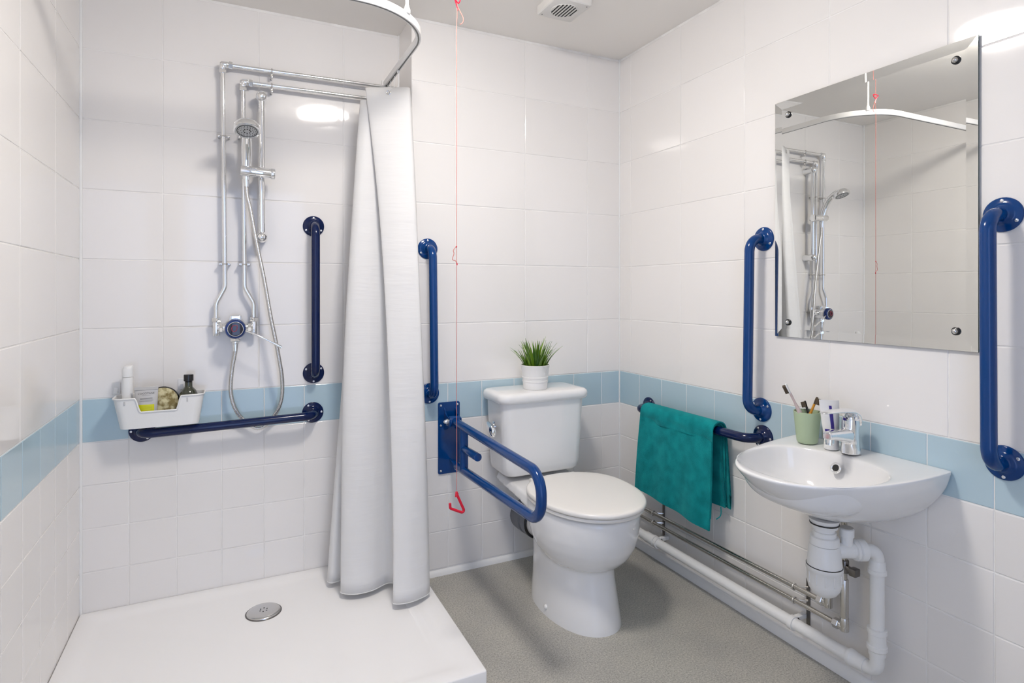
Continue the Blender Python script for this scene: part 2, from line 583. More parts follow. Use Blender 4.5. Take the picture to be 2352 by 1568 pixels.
# ------------------------------------------------------------------ shower supply pipework on the recess wall
PY = S - 0.035
t = thing('shower_pipework', 'pair of chrome water pipes bent down to the shower mixer', 'pipes', (-1.66, S, 1.05))
PR = 0.0078
outer = fillet([(XR - 0.002, PY, 2.026), (-1.700, PY, 2.018), (-1.692, PY, 1.178), (-1.722, PY, 1.118), (-1.722, PY, 1.055)], [0, 0.012, 0.05, 0.05, 0], 7)
inner = fillet([(XR - 0.002, PY, 1.968), (-1.630, PY, 1.962), (-1.625, PY, 1.178), (-1.593, PY, 1.118), (-1.593, PY, 1.052)], [0, 0.012, 0.05, 0.05, 0], 7)
part('pipe', tube(outer, PR, 14), 'chrome', t)
part('pipe', tube(inner, PR, 14), 'chrome', t)
for x, z in ((-1.700, 2.018), (-1.630, 1.962)):
    part('elbow', join(cyl((x, PY, z - 0.020), (x, PY, z + 0.006), 0.0115, 16, 0.002), cyl((x - 0.006, PY, z), (x + 0.020, PY, z), 0.0115, 16, 0.002),
                       hexnut((x, PY, z - 0.034), (x, PY, z - 0.020), 0.0135), hexnut((x + 0.020, PY, z), (x + 0.034, PY, z), 0.0135)), 'chrome', t, 30)


def pipe_clip(parent, x, y, z, vertical, wall_y, two=True):
    gs = []
    if vertical:
        gs.append(torus((x, y, z), (0, 0, 1), PR + 0.0015, 0.0024, 16, 6))
        for s in ((-1, 1) if two else (-1,)):
            gs.append(box(min(x + s * 0.008, x + s * 0.021), max(x + s * 0.008, x + s * 0.021), y + 0.004, y + 0.008, z - 0.004, z + 0.004, 0.001, 1))
            gs.append(cyl((x + s * 0.017, wall_y - 0.0006, z), (x + s * 0.017, y - 0.002, z), 0.0036, 10, 0.001))
    else:
        gs.append(torus((x, y, z), (1, 0, 0), PR + 0.0015, 0.0024, 16, 6))
        gs.append(box(x - 0.004, x + 0.004, y + 0.002, y + 0.006, z - 0.026, z - 0.006, 0.001, 1))
        gs.append(cyl((x, wall_y - 0.0006, z - 0.021), (x, y - 0.002, z - 0.021), 0.0042, 10, 0.001))
    part('pipe_clip', join(*gs), 'dull_chrome', parent)


for x, z in ((-1.697, 1.747), (-1.628, 1.750), (-1.693, 1.266), (-1.6255, 1.266)):
    pipe_clip(t, x, PY, z, True, S)
for x, z in ((-1.529, 2.0195), (-1.529, 1.9625)):
    pipe_clip(t, x, PY, z, False, S)

# ------------------------------------------------------------------ thermostatic mixer valve
MX, MY, MZ = -1.657, 0.145, 1.024
t = thing('shower_mixer', 'chrome thermostatic shower mixer with long lever and a blue reflection coloured into its dial', 'shower mixer', (MX, S, MZ - 0.05))
part('valve_body', join(cyl((MX, S, MZ), (MX, MY - 0.020, MZ), 0.033, 32, 0.003), cyl((MX - 0.062, PY, MZ + 0.002), (MX + 0.062, PY, MZ + 0.002), 0.0135, 20, 0.002),
                        lathe((MX, MY - 0.02, MZ), (0, -1, 0), [(0, 0.036), (0.012, 0.036), (0.018, 0.033)], 32)), 'chrome', t)
for s, zz in ((-1, 1.055), (1, 1.052)):
    x = MX + s * 0.0648
    part('inlet', join(cyl((x, PY, MZ - 0.028), (x, PY, MZ + 0.026), 0.0118, 20, 0.002), hexnut((x, PY, MZ + 0.024), (x, PY, MZ + 0.040), 0.0165), hexnut((x - s * 0.022, PY, MZ + 0.002), (x - s * 0.010, PY, MZ + 0.002), 0.0165)), 'chrome', t, 30)
part('top_cap', box(MX - 0.020, MX + 0.020, MY - 0.012, MY + 0.030, MZ + 0.026, MZ + 0.050, 0.005, 3), 'chrome', t)
part('outlet', join(hexnut((MX, MY + 0.005, MZ - 0.030), (MX, MY + 0.005, MZ - 0.050), 0.019), cyl((MX, MY + 0.005, MZ - 0.048), (MX, MY + 0.005, MZ - 0.060), 0.012, 16, 0.002)), 'chrome', t, 30)
dl = part('dial', lathe((MX, MY - 0.038, MZ), (0, -1, 0), [(0, 0.0365), (0.010, 0.0365), (0.016, 0.033), (0.018, 0.026)], 36), 'dial_blue_reflection', t)
part('dial_face', lathe((MX, MY - 0.056, MZ), (0, -1, 0), [(-0.002, 0.0265), (0.001, 0.0255), (0.0018, 0.022), (0.002, 0.0)], 32), 'dial_dark', dl)
part('dial_ring', torus((MX, MY - 0.0565, MZ), (0, -1, 0), 0.0262, 0.0013, 32, 8), 'chrome', dl)
arc = [(MX + 0.013 * math.cos(math.radians(a)), MY - 0.0592, MZ + 0.002 + 0.013 * math.sin(math.radians(a))) for a in range(60, 260, 20)]
part('dial_mark', join(tube(arc, 0.0013, 6), tube([(MX + 0.006, MY - 0.0592, MZ + 0.011), (MX + 0.004, MY - 0.0592, MZ - 0.004), (MX - 0.004, MY - 0.0592, MZ - 0.010)], 0.0012, 6)), 'dial_red', dl)
lev = smooth_path([(MX + 0.024, MY - 0.046, MZ - 0.004), (-1.585, 0.082, 1.000), (-1.530, 0.078, 0.970), (-1.500, 0.078, 0.952)], 5)
part('lever', tube(lev, [0.0032] * 11 + [0.0038, 0.0045, 0.005, 0.0055, 0.0058], 10), 'chrome', t)

# ------------------------------------------------------------------ riser rail with slider
RX, RY = -1.566, 0.142
t = thing('shower_riser_rail', 'chrome riser rail with ball brackets beside the shower pipes', 'riser rail', (RX, S, 1.36))
part('rail', tube([(RX, RY, 1.908), (RX, RY, 1.370)], 0.0115, 20), 'chrome', t)
for z in (1.908, 1.370):
    part('end_bracket', join(lathe((RX, S, z), (0, -1, 0), [(0, 0.0205), (0.030, 0.0195), (0.050, 0.0205), (0.060, 0.0210), (0.070, 0.0195), (0.078, 0.0150), (0.083, 0.008), (0.0845, 0)], 28)), 'chrome', t, 60)
SY = RY - 0.037
sl = part('slider', join(cyl((-1.640, SY, 1.613), (-1.524, SY, 1.608), 0.0195, 28, 0.002), torus((-1.588, SY, 1.611), (1, 0, -0.05), 0.0193, 0.0008, 28, 6)), 'chrome', t)
part('slider_clamp', cyl((RX, SY, 1.610), (RX, RY + 0.014, 1.610), 0.0165, 24, 0.002), 'chrome', sl)
part('slider_knob', cyl((-1.536, SY, 1.6085), (-1.521, SY, 1.608), 0.0215, 28, 0.002), 'chrome', sl)

# ------------------------------------------------------------------ handset
HX = -1.620
t = thing('shower_handset', 'chrome shower handset clipped to the riser rail slider', 'shower head', (HX, 0.12, 1.58))
hp = smooth_path([(HX, 0.120, 1.582), (HX, 0.116, 1.615), (HX, 0.104, 1.660), (HX, 0.082, 1.705), (HX, 0.045, 1.742), (HX, 0.012, 1.757)], 5)
hr = [0.0130 + 0.0050 * math.sin(min(1, i / (len(hp) - 1) * 1.3) * math.pi * 0.75) for i in range(len(hp))]
part('handle', tube(hp, hr, 18), 'chrome', t, 60)
hd = Vector((0, -0.38, -0.925)).normalized()
hc = Vector((HX, -0.004, 1.752))
head = part('head', lathe(hc - hd * 0.016, hd, [(0, 0.012), (0.003, 0.027), (0.009, 0.037), (0.018, 0.0435), (0.030, 0.0455), (0.037, 0.0445), (0.038, 0.040)], 40), 'chrome', t, 50)
fp = hc + hd * 0.0215
part('spray_face', lathe(fp, hd, [(-0.003, 0.0405), (0.0006, 0.0395), (0.001, 0.0)], 40), 'nozzle_face', head)
part('face_ring', torus(fp + hd * 0.0006, hd, 0.033, 0.0014, 36, 6), 'black', head)
_, hu, hw = frame(hd)
for rad, cnt, r in ((0.0275, 18, 0.0015), (0.0205, 12, 0.0016), (0.0115, 8, 0.0028)):
    for k in range(cnt):
        a = 2 * math.pi * k / cnt
        c = fp + hd * 0.0006 + (hu * math.cos(a) + hw * math.sin(a)) * rad
        part('nozzle', lathe(c, hd, [(0, r), (0.0012, r * 0.8)], 8), 'black', head)

# ------------------------------------------------------------------ hose
hose_pts = smooth_path([(HX, 0.121, 1.560), (-1.617, 0.120, 1.520), (-1.606, 0.120, 1.470), (-1.584, 0.120, 1.342), (-1.559, 0.118, 1.211), (-1.535, 0.112, 1.062), (-1.513, 0.108, 0.944),
                        (-1.4955, 0.120, 0.830), (-1.496, 0.145, 0.742), (-1.522, 0.167, 0.676), (-1.574, 0.172, 0.634), (-1.630, 0.168, 0.674), (-1.659, 0.158, 0.723),
                        (-1.673, 0.150, 0.789), (-1.668, 0.149, 0.870), (-1.658, 0.149, 0.930), (MX, 0.150, 0.952)], 26)
# ribbed: resample evenly
L = [0.0]
for a, b in zip(hose_pts[:-1], hose_pts[1:]):
    L.append(L[-1] + (b - a).length)
step = 0.0017
rp, rr2, i, s, k = [], [], 0, 0.0, 0
while s < L[-1]:
    while L[i + 1] < s:
        i += 1
    u = (s - L[i]) / (L[i + 1] - L[i])
    rp.append(hose_pts[i].lerp(hose_pts[i + 1], u))
    rr2.append(0.0078 if k % 3 else 0.0064)
    s += step
    k += 1
t = thing('shower_hose', 'ribbed metal shower hose looping below the mixer', 'shower hose', (-1.574, 0.16, 0.628))
part('hose', tube(rp, rr2, 10), 'dull_chrome', t, 80)
part('ferrule', lathe((HX, 0.1205, 1.586), (0, -0.01, -1), [(0, 0.0105), (0.012, 0.0105), (0.030, 0.0085)], 16), 'chrome', t)
part('ferrule', lathe((MX, 0.150, 0.972), (0, 0, -1), [(0, 0.0105), (0.010, 0.0105), (0.034, 0.0085)], 16), 'chrome', t)


# ------------------------------------------------------------------ grab rails
def grab_rail(label, p1, p2, normal, material, group='blue wall grab rails', stand=0.070, r=0.0165, spin=(90, 90)):
    p1, p2, nn = Vector(p1), Vector(p2), Vector(normal)
    base = p1 if p1.z < p2.z else p2
    t = thing('grab_rail', label, 'grab rail', base, group)
    pts = fillet([p1 + nn * 0.003, p1 + nn * stand, p2 + nn * stand, p2 + nn * 0.003], 0.045, 9)
    part('bar', tube(pts, r, 20), material, t, 60)
    along = (p2 - p1).normalized()
    for p, sg, sp in ((p1, -1, spin[0]), (p2, 1, spin[1])):
        fl = part('flange', lathe(p, nn, [(0, 0.0415), (0.0035, 0.0415), (0.0055, 0.0395), (0.0065, 0.030), (0.0095, 0.0235), (0.0155, 0.0205), (0.0185, 0.0175)], 36), material, t, 50)
        side = nn.cross(along)
        for k in range(3):
            a = math.radians(120 * k) + (0 if sg > 0 else 0)
            dvec = (along * sg) * math.cos(a) + side * math.sin(a)
            part('screw', lathe(p + dvec * 0.0335 + nn * 0.005, nn, [(0, 0.0042), (0.0022, 0.0040), (0.0032, 0.0025), (0.0026, 0.0)], 12), 'screw', fl, 50)
    return t


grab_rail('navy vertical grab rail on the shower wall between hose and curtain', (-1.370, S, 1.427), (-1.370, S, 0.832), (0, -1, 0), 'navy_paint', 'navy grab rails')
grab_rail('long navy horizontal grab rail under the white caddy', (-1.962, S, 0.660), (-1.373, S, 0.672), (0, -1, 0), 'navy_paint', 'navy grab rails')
grab_rail('blue vertical grab rail between the curtain and the toilet', (-0.952, 0, 1.336), (-0.945, 0, 0.748), (0, -1, 0), 'blue_paint')
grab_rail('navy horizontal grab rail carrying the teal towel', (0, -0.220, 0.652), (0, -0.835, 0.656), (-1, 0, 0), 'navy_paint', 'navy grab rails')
grab_rail('blue vertical grab rail between the toilet corner and the mirror', (0, -0.838, 1.345), (0, -0.828, 0.750), (-1, 0, 0), 'blue_paint')
grab_rail('blue vertical grab rail on the far side of the mirror from the toilet', (0, -1.535, 1.347), (0, -1.538, 0.753), (-1, 0, 0), 'blue_paint')

# ------------------------------------------------------------------ shower caddy and its contents
t = thing('shower_caddy', 'white plastic caddy tub with a cut-out front above the navy rail', 'caddy', (-1.897, 0.135, 0.686))


def caddy_ring(z, inset, n=10):
    f = (z - 0.688) / 0.106
    x0, x1 = -2.017 - 0.019 * f + inset, -1.777 + 0.017 * f - inset
    y0, y1 = 0.094 - 0.010 * f + inset, 0.190 - inset
    return rrect((x0 + x1) / 2, (y0 + y1) / 2, (x1 - x0) / 2, (y1 - y0) / 2, max(0.026 - inset, 0.012), z, n)


def caddy_loop(inset, n=96):
    # resample each ring so the notch can bend the rim
    base = caddy_ring(0.688, inset)
    top = caddy_ring(0.794, inset)
    return base, top


def dense(ring, n=120):
    P = [Vector(p) for p in ring]
    P.append(P[0])
    Ls = [0]
    for a, b in zip(P[:-1], P[1:]):
        Ls.append(Ls[-1] + (b - a).length)
    out = []
    j = 0
    for k in range(n):
        s = Ls[-1] * k / n
        while Ls[j + 1] < s:
            j += 1
        u = (s - Ls[j]) / max(Ls[j + 1] - Ls[j], 1e-9)
        out.append(P[j].lerp(P[j + 1], u))
    return out


def rim_z(x, y):
    if y > 0.115:
        return 0.794
    # notch in the front between x -1.966 and -1.834
    dl_, dr_ = x + 1.968, -1.832 - x
    d = min(dl_, dr_)
    return 0.794 - 0.049 * max(0.0, min(1.0, d / 0.012))


NR = 160
rings = []
levels = 8
for inset, order in ((0.0, range(levels + 1)), (0.0022, range(levels, -1, -1))):
    b0 = dense(caddy_ring(0.688 + (0.0022 if inset else 0), inset), NR)
    t0 = dense(caddy_ring(0.794, inset), NR)
    for i in order:
        f = i / levels
        ring = []
        for p, q_ in zip(b0, t0):
            full = p.lerp(q_, 1.0)
            zt = rim_z(full.x, full.y)
            z = p.z + (zt - p.z) * f
            ff = (z - p.z) / (0.794 - p.z)
            v = p.lerp(q_, ff)
            ring.append((v.x, v.y, z))
        rings.append(ring)
tub = part('tub', loft(rings), 'white_plastic', t, 40)
# rolled rim following the cut-out
rim = []
for p in dense(caddy_ring(0.794, -0.001), NR):
    z = rim_z(p.x, p.y)
    ff = (z - 0.688) / 0.106
    b_pt = caddy_ring(z, -0.001)
    rim.append(Vector((p.x, p.y + (0.010 * (1 - ff) if p.y < 0.115 else 0), z)))
rim.append(rim[0]); rim.append(rim[1])
part('rim', tube(rim, 0.0028, 8, False), 'white_plastic', t, 60)
for x in (-2.000, -1.812):
    part('slot', box(x - 0.002, x + 0.002, 0.0835, 0.088, 0.772, 0.786, 0.0008, 1), 'tube_grey', t)
for x in (-2.040, -1.837):
    part('wall_hook', join(box(x - 0.012, x + 0.012, 0.196, 0.1995, 0.795, 0.840, 0.001, 1), box(x - 0.006, x + 0.006, 0.188, 0.197, 0.800, 0.808, 0.001, 1),
                           box(x - 0.006, x + 0.006, 0.186, 0.190, 0.800, 0.822, 0.001, 1)), 'white_plastic', t)

t = thing('lotion_bottle', 'tall white lotion bottle standing at the end of the caddy', 'bottle', (-1.998, 0.140, 0.691))
part('bottle_body', loft([rrect(-1.998, 0.140, 0.0168, 0.0155, 0.0145, z, 8) for z in (0.691, 0.860)] + [rrect(-1.998, 0.140, 0.0160, 0.015, 0.0145, 0.863, 8)]), 'white_plastic', t)
part('flip_cap', loft([rrect(-1.998, 0.140, 0.0172, 0.0155, 0.0148, 0.864, 8), rrect(-1.998, 0.140, 0.0172, 0.0155, 0.0148, 0.888, 8), rrect(-1.995, 0.140, 0.0155, 0.0135, 0.013, 0.899, 8), rrect(-1.992, 0.140, 0.011, 0.009, 0.0085, 0.903, 8)]), 'white_plastic', t)

t = thing('dark_bottle', 'dark green glass bottle with a black cap in the caddy', 'bottle', (-1.811, 0.140, 0.691))
part('bottle_body', lathe((-1.811, 0.140, 0.691), (0, 0, 1), [(0, 0.028), (0.003, 0.031), (0.085, 0.031), (0.100, 0.029), (0.112, 0.024), (0.121, 0.016), (0.125, 0.013), (0.142, 0.0125)], 32), 'bottle_green', t, 60)
part('cap', lathe((-1.811, 0.140, 0.824), (0, 0, 1), [(0, 0.0125), (0.012, 0.0125), (0.014, 0.0160), (0.034, 0.0160), (0.0365, 0.0150), (0.0368, 0.0)], 28), 'black', t)


def text_mesh(txt, size, origin, xdir, ydir, depth=0.0002):
    cu = bpy.data.curves.new('lettering', 'FONT')
    cu.body = txt
    cu.size = size
    cu.align_x = 'CENTER'
    cu.extrude = depth
    cu.resolution_u = 3
    ob = bpy.data.objects.new('lettering', cu)
    me = ob.to_mesh()
    X, Y, O = Vector(xdir), Vector(ydir), Vector(origin)
    N = X.cross(Y)
    V = [O + X * v.co.x + Y * v.co.y + N * v.co.z for v in me.vertices]
    F = [tuple(p.vertices) for p in me.polygons]
    ob.to_mesh_clear()
    bpy.data.objects.remove(ob)
    return V, F


# cream tube: flat crimp at the top, body swelling towards the bottom, leaning a little
t = thing('cream_tube', 'silver-grey cream tube with a yellow label in the caddy', 'tube', (-1.939, 0.112, 0.691))
rings = []
for z, hx, hy in ((0.691, 0.030, 0.017), (0.705, 0.0305, 0.017), (0.745, 0.0325, 0.0135), (0.780, 0.0345, 0.009), (0.808, 0.0355, 0.0045), (0.816, 0.036, 0.0022), (0.8265, 0.036, 0.0016)):
    rings.append([(-1.939 + hx * math.cos(2 * math.pi * k / 32), 0.112 + hy * math.sin(2 * math.pi * k / 32), z) for k in range(32)])
tb = part('tube_body', loft(rings), 'tube_grey', t, 60)
part('crimp', box(-1.9755, -1.9025, 0.1085, 0.1125, 0.818, 0.829, 0.0008, 1), 'tube_grey', t)


def tube_y(x, z):
    # front surface of the tube
    zs = [0.691, 0.705, 0.745, 0.780, 0.808, 0.816]; hxs = [0.030, 0.0305, 0.0325, 0.0345, 0.0355, 0.036]; hys = [0.017, 0.017, 0.0135, 0.009, 0.0045, 0.0022]
    for i in range(5):
        if zs[i] <= z <= zs[i + 1]:
            u = (z - zs[i]) / (zs[i + 1] - zs[i]); hx = hxs[i] + (hxs[i + 1] - hxs[i]) * u; hy = hys[i] + (hys[i + 1] - hys[i]) * u
            return 0.112 - hy * math.sqrt(max(0, 1 - ((x + 1.939) / hx) ** 2))
    return 0.112


def wrap(g, lift):
    return [(p[0], tube_y(p[0], p[2]) - lift, p[2]) for p in g[0]], g[1]


def patch(x0, x1, z0, z1, lift, nx=10, nz=6):
    V = [(x0 + (x1 - x0) * i / nx, 0, z0 + (z1 - z0) * j / nz) for j in range(nz + 1) for i in range(nx + 1)]
    F = [(j * (nx + 1) + i, j * (nx + 1) + i + 1, (j + 1) * (nx + 1) + i + 1, (j + 1) * (nx + 1) + i) for j in range(nz) for i in range(nx)]
    return wrap((V, F), lift)


lb = part('yellow_label', patch(-1.962, -1.9145, 0.7440, 0.7680, 0.0004), 'yellow_label', tb, None, 'yellow label panel')
part('label_lines', join(*[patch(-1.957, -1.920, z, z + 0.0008, 0.0006, 8, 1) for z in (0.761, 0.757, 0.753, 0.749)]), 'label_print', lb, None)
part('brand_lettering', wrap(text_mesh("L'OCCITANE", 0.0088, (-1.939, 0, 0.8035), (1, 0, 0), (0, 0, 1)), 0.0004), 'tube_print', tb, None)
part('printed_lines', join(patch(-1.952, -1.926, 0.7992, 0.7999, 0.0004, 8, 1),
                             patch(-1.957, -1.920, 0.7890, 0.7902, 0.0004, 8, 1), patch(-1.957, -1.920, 0.7860, 0.7872, 0.0004, 8, 1),
                             patch(-1.960, -1.917, 0.7815, 0.7823, 0.0004, 8, 1), patch(-1.959, -1.922, 0.7785, 0.7793, 0.0004, 8, 1)), 'tube_print', tb, None)

t = thing('bath_sponge', 'round tan loofah sponge with a dark edge in the caddy', 'sponge', (-1.893, 0.140, 0.713))
lax = (0.10, -1, 0.22)
part('loofah_pad', lathe((-1.893, 0.146, 0.767), lax, [(0, 0.050), (0.012, 0.050), (0.018, 0.047), (0.022, 0.038), (0.0235, 0.0)], 40), 'loofah', t, 60)
part('edge_band', lathe((-1.893, 0.148, 0.7665), lax, [(0, 0.0505), (0.004, 0.0535), (0.013, 0.0535), (0.0165, 0.0505)], 40), 'black', t, 60)

# ------------------------------------------------------------------ curtain rail
RZ = 2.030
rail_path = fillet([(-1.080, S - 0.002, RZ), (-1.080, -0.515, RZ), (XL + 0.002, -0.515, RZ)], 0.245, 18)


def ribbon(path, w, z0, z1, bev):
    rings = []
    P = [Vector(p) for p in path]
    for i, p in enumerate(P):
        a = P[max(0, i - 1)]; b = P[min(len(P) - 1, i + 1)]
        tdir = (b - a).normalized()
        sd = Vector((tdir.y, -tdir.x, 0))
        prof = [(-w + bev, z0), (w - bev, z0), (w, z0 + bev), (w, z1 - bev), (w - bev, z1), (-w + bev, z1), (-w, z1 - bev), (-w, z0 + bev)]
        rings.append([(p.x + sd.x * o, p.y + sd.y * o, z) for o, z in prof])
    return loft(rings)


t = thing('curtain_rail', 'curved white shower curtain rail hung below the ceiling', 'curtain rail', (-1.080, S, RZ))
part('track', ribbon(rail_path, 0.0085, RZ, RZ + 0.026, 0.002), 'matt_plastic', t, 40)
part('track_slot', ribbon(rail_path, 0.0028, RZ - 0.0006, RZ + 0.0003, 0.0002), 'tube_print', t, 40, 'dark slot under the track')
part('ceiling_hanger', join(cyl((-1.165, -0.462, RZ + 0.022), (-1.165, -0.462, ZC), 0.0055, 14), lathe((-1.165, -0.462, RZ + 0.020), (0, 0, 1), [(0, 0.011), (0.012, 0.011), (0.020, 0.008), (0.030, 0.0055)], 18)), 'matt_plastic', t)
part('wall_socket', box(-1.094, -1.066, S - 0.012, S - 0.001, RZ - 0.006, RZ + 0.032, 0.003, 2), 'matt_plastic', t)
part('wall_socket', box(XL + 0.001, XL + 0.012, -0.529, -0.501, RZ - 0.006, RZ + 0.032, 0.003, 2), 'matt_plastic', t)

# ------------------------------------------------------------------ shower curtain (gathered folds hanging at the end of the rail)
top = [(-1.085, 0.175), (-1.140, 0.165), (-1.175, 0.145), (-1.145, 0.115), (-1.100, 0.105), (-1.150, 0.075), (-1.212, 0.045), (-1.185, 0.020), (-1.130, 0.030), (-1.080, 0.040), (-1.065, 0.020), (-1.120, 0.018), (-1.188, 0.024), (-1.190, 0.006), (-1.120, -0.030), (-1.055, -0.062), (-1.040, -0.055)]
mid = [(-1.090, 0.165), (-1.170, 0.155), (-1.235, 0.125), (-1.260, 0.085), (-1.245, 0.055), (-1.225, 0.050), (-1.275, 0.020), (-1.262, -0.015), (-1.210, -0.030), (-1.155, -0.020), (-1.115, -0.005), (-1.100, -0.030), (-1.130, -0.075), (-1.136, -0.096), (-1.085, -0.126), (-1.028, -0.135), (-1.012, -0.120)]
bot = [(-1.100, 0.150), (-1.200, 0.145), (-1.290, 0.100), (-1.335, 0.050), (-1.325, 0.012), (-1.280, 0.015), (-1.300, -0.045), (-1.305, -0.080), (-1.262, -0.112), (-1.200, -0.112), (-1.132, -0.082), (-1.110, -0.115), (-1.145, -0.205), (-1.150, -0.240), (-1.095, -0.252), (-1.032, -0.235), (-1.010, -0.215)]
NS = 8
tp, md_, bt = (smooth_path([(x, y, 0) for x, y in q_], NS) for q_ in (top, mid, bot))
rows = []
NZ = 44
for j in range(NZ + 1):
    f = j / NZ
    wa, wb, wc = 2 * (f - 0.5) * (f - 1), -4 * f * (f - 1), 2 * f * (f - 0.5)
    ring = []
    for i, (a, b, c) in enumerate(zip(tp, md_, bt)):
        p = a * wa + b * wb + c * wc
        u = i / (len(tp) - 1)
        ztop = 1.958 if u > 0.72 else 1.915          # the inner folds sag between the hooks
        zbot = 0.052
        z = ztop + (zbot - ztop) * f
        wob = 0.003 * math.sin(9 * f + 7 * u) * math.sin(23 * u + 3)
        ring.append((p.x + wob, p.y + wob * 0.7, z))
    rows.append(ring)
t = thing('shower_curtain', 'white shower curtain gathered in folds at the end of the rail', 'curtain', (-1.17, -0.06, 0.06))
cl = part('curtain_cloth', loft(rows, False, False, False), 'curtain', t, 80)
n_, l_, b_ = nodes(MATS['curtain'])
tc = n_.new('ShaderNodeTexCoord')
mp = n_.new('ShaderNodeMapping'); mp.inputs['Scale'].default_value = (1.2, 1.2, 7.0)
tn = n_.new('ShaderNodeTexNoise'); tn.inputs['Scale'].default_value = 3.0; tn.inputs['Detail'].default_value = 3.0
bp = n_.new('ShaderNodeBump'); bp.inputs['Strength'].default_value = 0.22; bp.inputs['Distance'].default_value = 0.02
l_.new(tc.outputs['Object'], mp.inputs[0]); l_.new(mp.outputs[0], tn.inputs['Vector']); l_.new(tn.outputs[0], bp.inputs['Height']); l_.new(bp.outputs[0], b_.inputs['Normal'])
md = cl.modifiers.new('solid', 'SOLIDIFY'); md.thickness = 0.0012
# hem along the bottom of the front panel
hem = [Vector(p) for p in rows[-1]]
part('hem', tube([(p.x, p.y, 0.054) for p in hem], 0.0018, 6), 'curtain', t, 80)
part('eyelet', torus((-1.119, -0.0315, 1.937), (-0.45, -0.9, 0), 0.0075, 0.0022, 20, 8), 'dull_chrome', t)
for (x, y) in ((-1.119, -0.0315), (-1.07, 0.03), (-1.10, 0.09), (-1.14, 0.14)):
    part('hook', tube(smooth_path([(x, y - 0.003, 1.932 if y < 0 else 1.905), (x + 0.006, y - 0.004, 1.950 if y < 0 else 1.935), (-1.080, y + 0.002, 1.968), (-1.080, y + 0.003, RZ + 0.002)], 6), 0.0016, 8), 'white_plastic', t)
part('glider', box(-1.084, -1.076, -0.036, -0.022, RZ - 0.010, RZ + 0.001, 0.002, 2), 'white_plastic', t)

# ------------------------------------------------------------------ pull cord
CX, CYY = -1.040, -0.580
t = thing('pull_cord', 'thin red emergency pull cord hanging from the ceiling', 'pull cord', (CX, CYY, 0.47))
cp = [(CX + 0.003 * math.sin(k * 0.9) * (1 if k in (3, 4) else 0.15), CYY, ZC - 0.03 - k * (ZC - 0.03 - 0.545) / 24) for k in range(25)]
part('cord', tube(cp, 0.00095, 8), 'cord_red', t, 80)
part('ceiling_rose', lathe((CX, CYY, ZC), (0, 0, -1), [(0, 0.036), (0.020, 0.036), (0.028, 0.030), (0.034, 0.010)], 32), 'white_plastic', t)
part('knot', join(*[tube(smooth_path([(CX, CYY, 2.060), (CX - 0.012, CYY - 0.004, 2.072), (CX + 0.012, CYY + 0.003, 2.076), (CX + 0.006, CYY, 2.058), (CX - 0.006, CYY - 0.003, 2.066), (CX, CYY, 2.050), (CX + 0.004, CYY, 2.036)], 5), 0.0018, 6)]), 'red', t)
part('loose_end', tube(smooth_path([(CX + 0.001, CYY, 2.052), (CX + 0.010, CYY, 2.036), (CX + 0.021, CYY - 0.002, 2.014), (CX + 0.019, CYY, 2.000), (CX + 0.010, CYY, 1.994)], 5), 0.0012, 6), 'cord_red', t)
part('cord_loop', tube(smooth_path([(CX - 0.002, CYY, 1.302), (CX - 0.011, CYY, 1.290), (CX - 0.009, CYY, 1.280), (CX - 0.014, CYY, 1.262), (CX - 0.004, CYY, 1.258), (CX + 0.001, CYY, 1.246)], 5), 0.0011, 6), 'cord_red', t)
part('knot', lathe((CX - 0.001, CYY, 1.299), (0, 0, 1), [(0, 0.001), (0.003, 0.0028), (0.006, 0.001)], 10), 'red', t)
part('knot', lathe((CX + 0.001, CYY, 1.244), (0, 0, 1), [(0, 0.001), (0.004, 0.0024), (0.008, 0.001)], 10), 'red', t)
hk = fillet([(CX - 0.001, CYY, 0.541), (CX + 0.003, CYY, 0.528), (CX + 0.028, CYY - 0.004, 0.470), (CX - 0.020, CYY + 0.003, 0.492), (CX - 0.021, CYY + 0.003, 0.508)], [0, 0.003, 0.006, 0.006, 0], 5)
part('pull_handle', join(tube(hk, 0.0042, 12), lathe((CX, CYY, 0.526), (0.05, 0, 1), [(0, 0.0055), (0.010, 0.0055), (0.015, 0.002)], 14)), 'red', t, 50, 'red open triangle handle')

# ------------------------------------------------------------------ drop-down support rail by the toilet
BX = -0.858
t = thing('support_rail', 'blue hinged drop-down support rail beside the toilet', 'support rail', (BX, 0, 0.41))
pl = part('back_plate', loft([[(p[0], -0.0005, p[1]) for p in [(q_[0], q_[1]) for q_ in rrect(-0.861, 0.560, 0.047, 0.147, 0.008, 0)]],
                              [(q_[0], -0.0045, q_[1]) for q_ in rrect(-0.861, 0.560, 0.047, 0.147, 0.008, 0)],
                              [(q_[0], -0.0060, q_[1]) for q_ in rrect(-0.861, 0.560, 0.0455, 0.1455, 0.007, 0)]]), 'blue_paint', t)
for x, z in ((-0.897, 0.695), (-0.825, 0.695), (-0.897, 0.613), (-0.897, 0.427), (-0.825, 0.427)):
    part('screw', lathe((x, -0.005, z), (0, -1, 0), [(0, 0.0046), (0.003, 0.0044), (0.0042, 0.003), (0.0036, 0.0)], 12), 'screw', pl, 50)
for s in (-1, 1):
    xx = BX + s * 0.024
    V = [(-0.004, 0.688), (-0.004, 0.595), (-0.030, 0.600), (-0.075, 0.620), (-0.075, 0.650), (-0.030, 0.662)]
    part('bracket_cheek', loft([[(xx - 0.002, y, z) for y, z in V], [(xx + 0.002, y, z) for y, z in V]]), 'blue_paint', t, None)
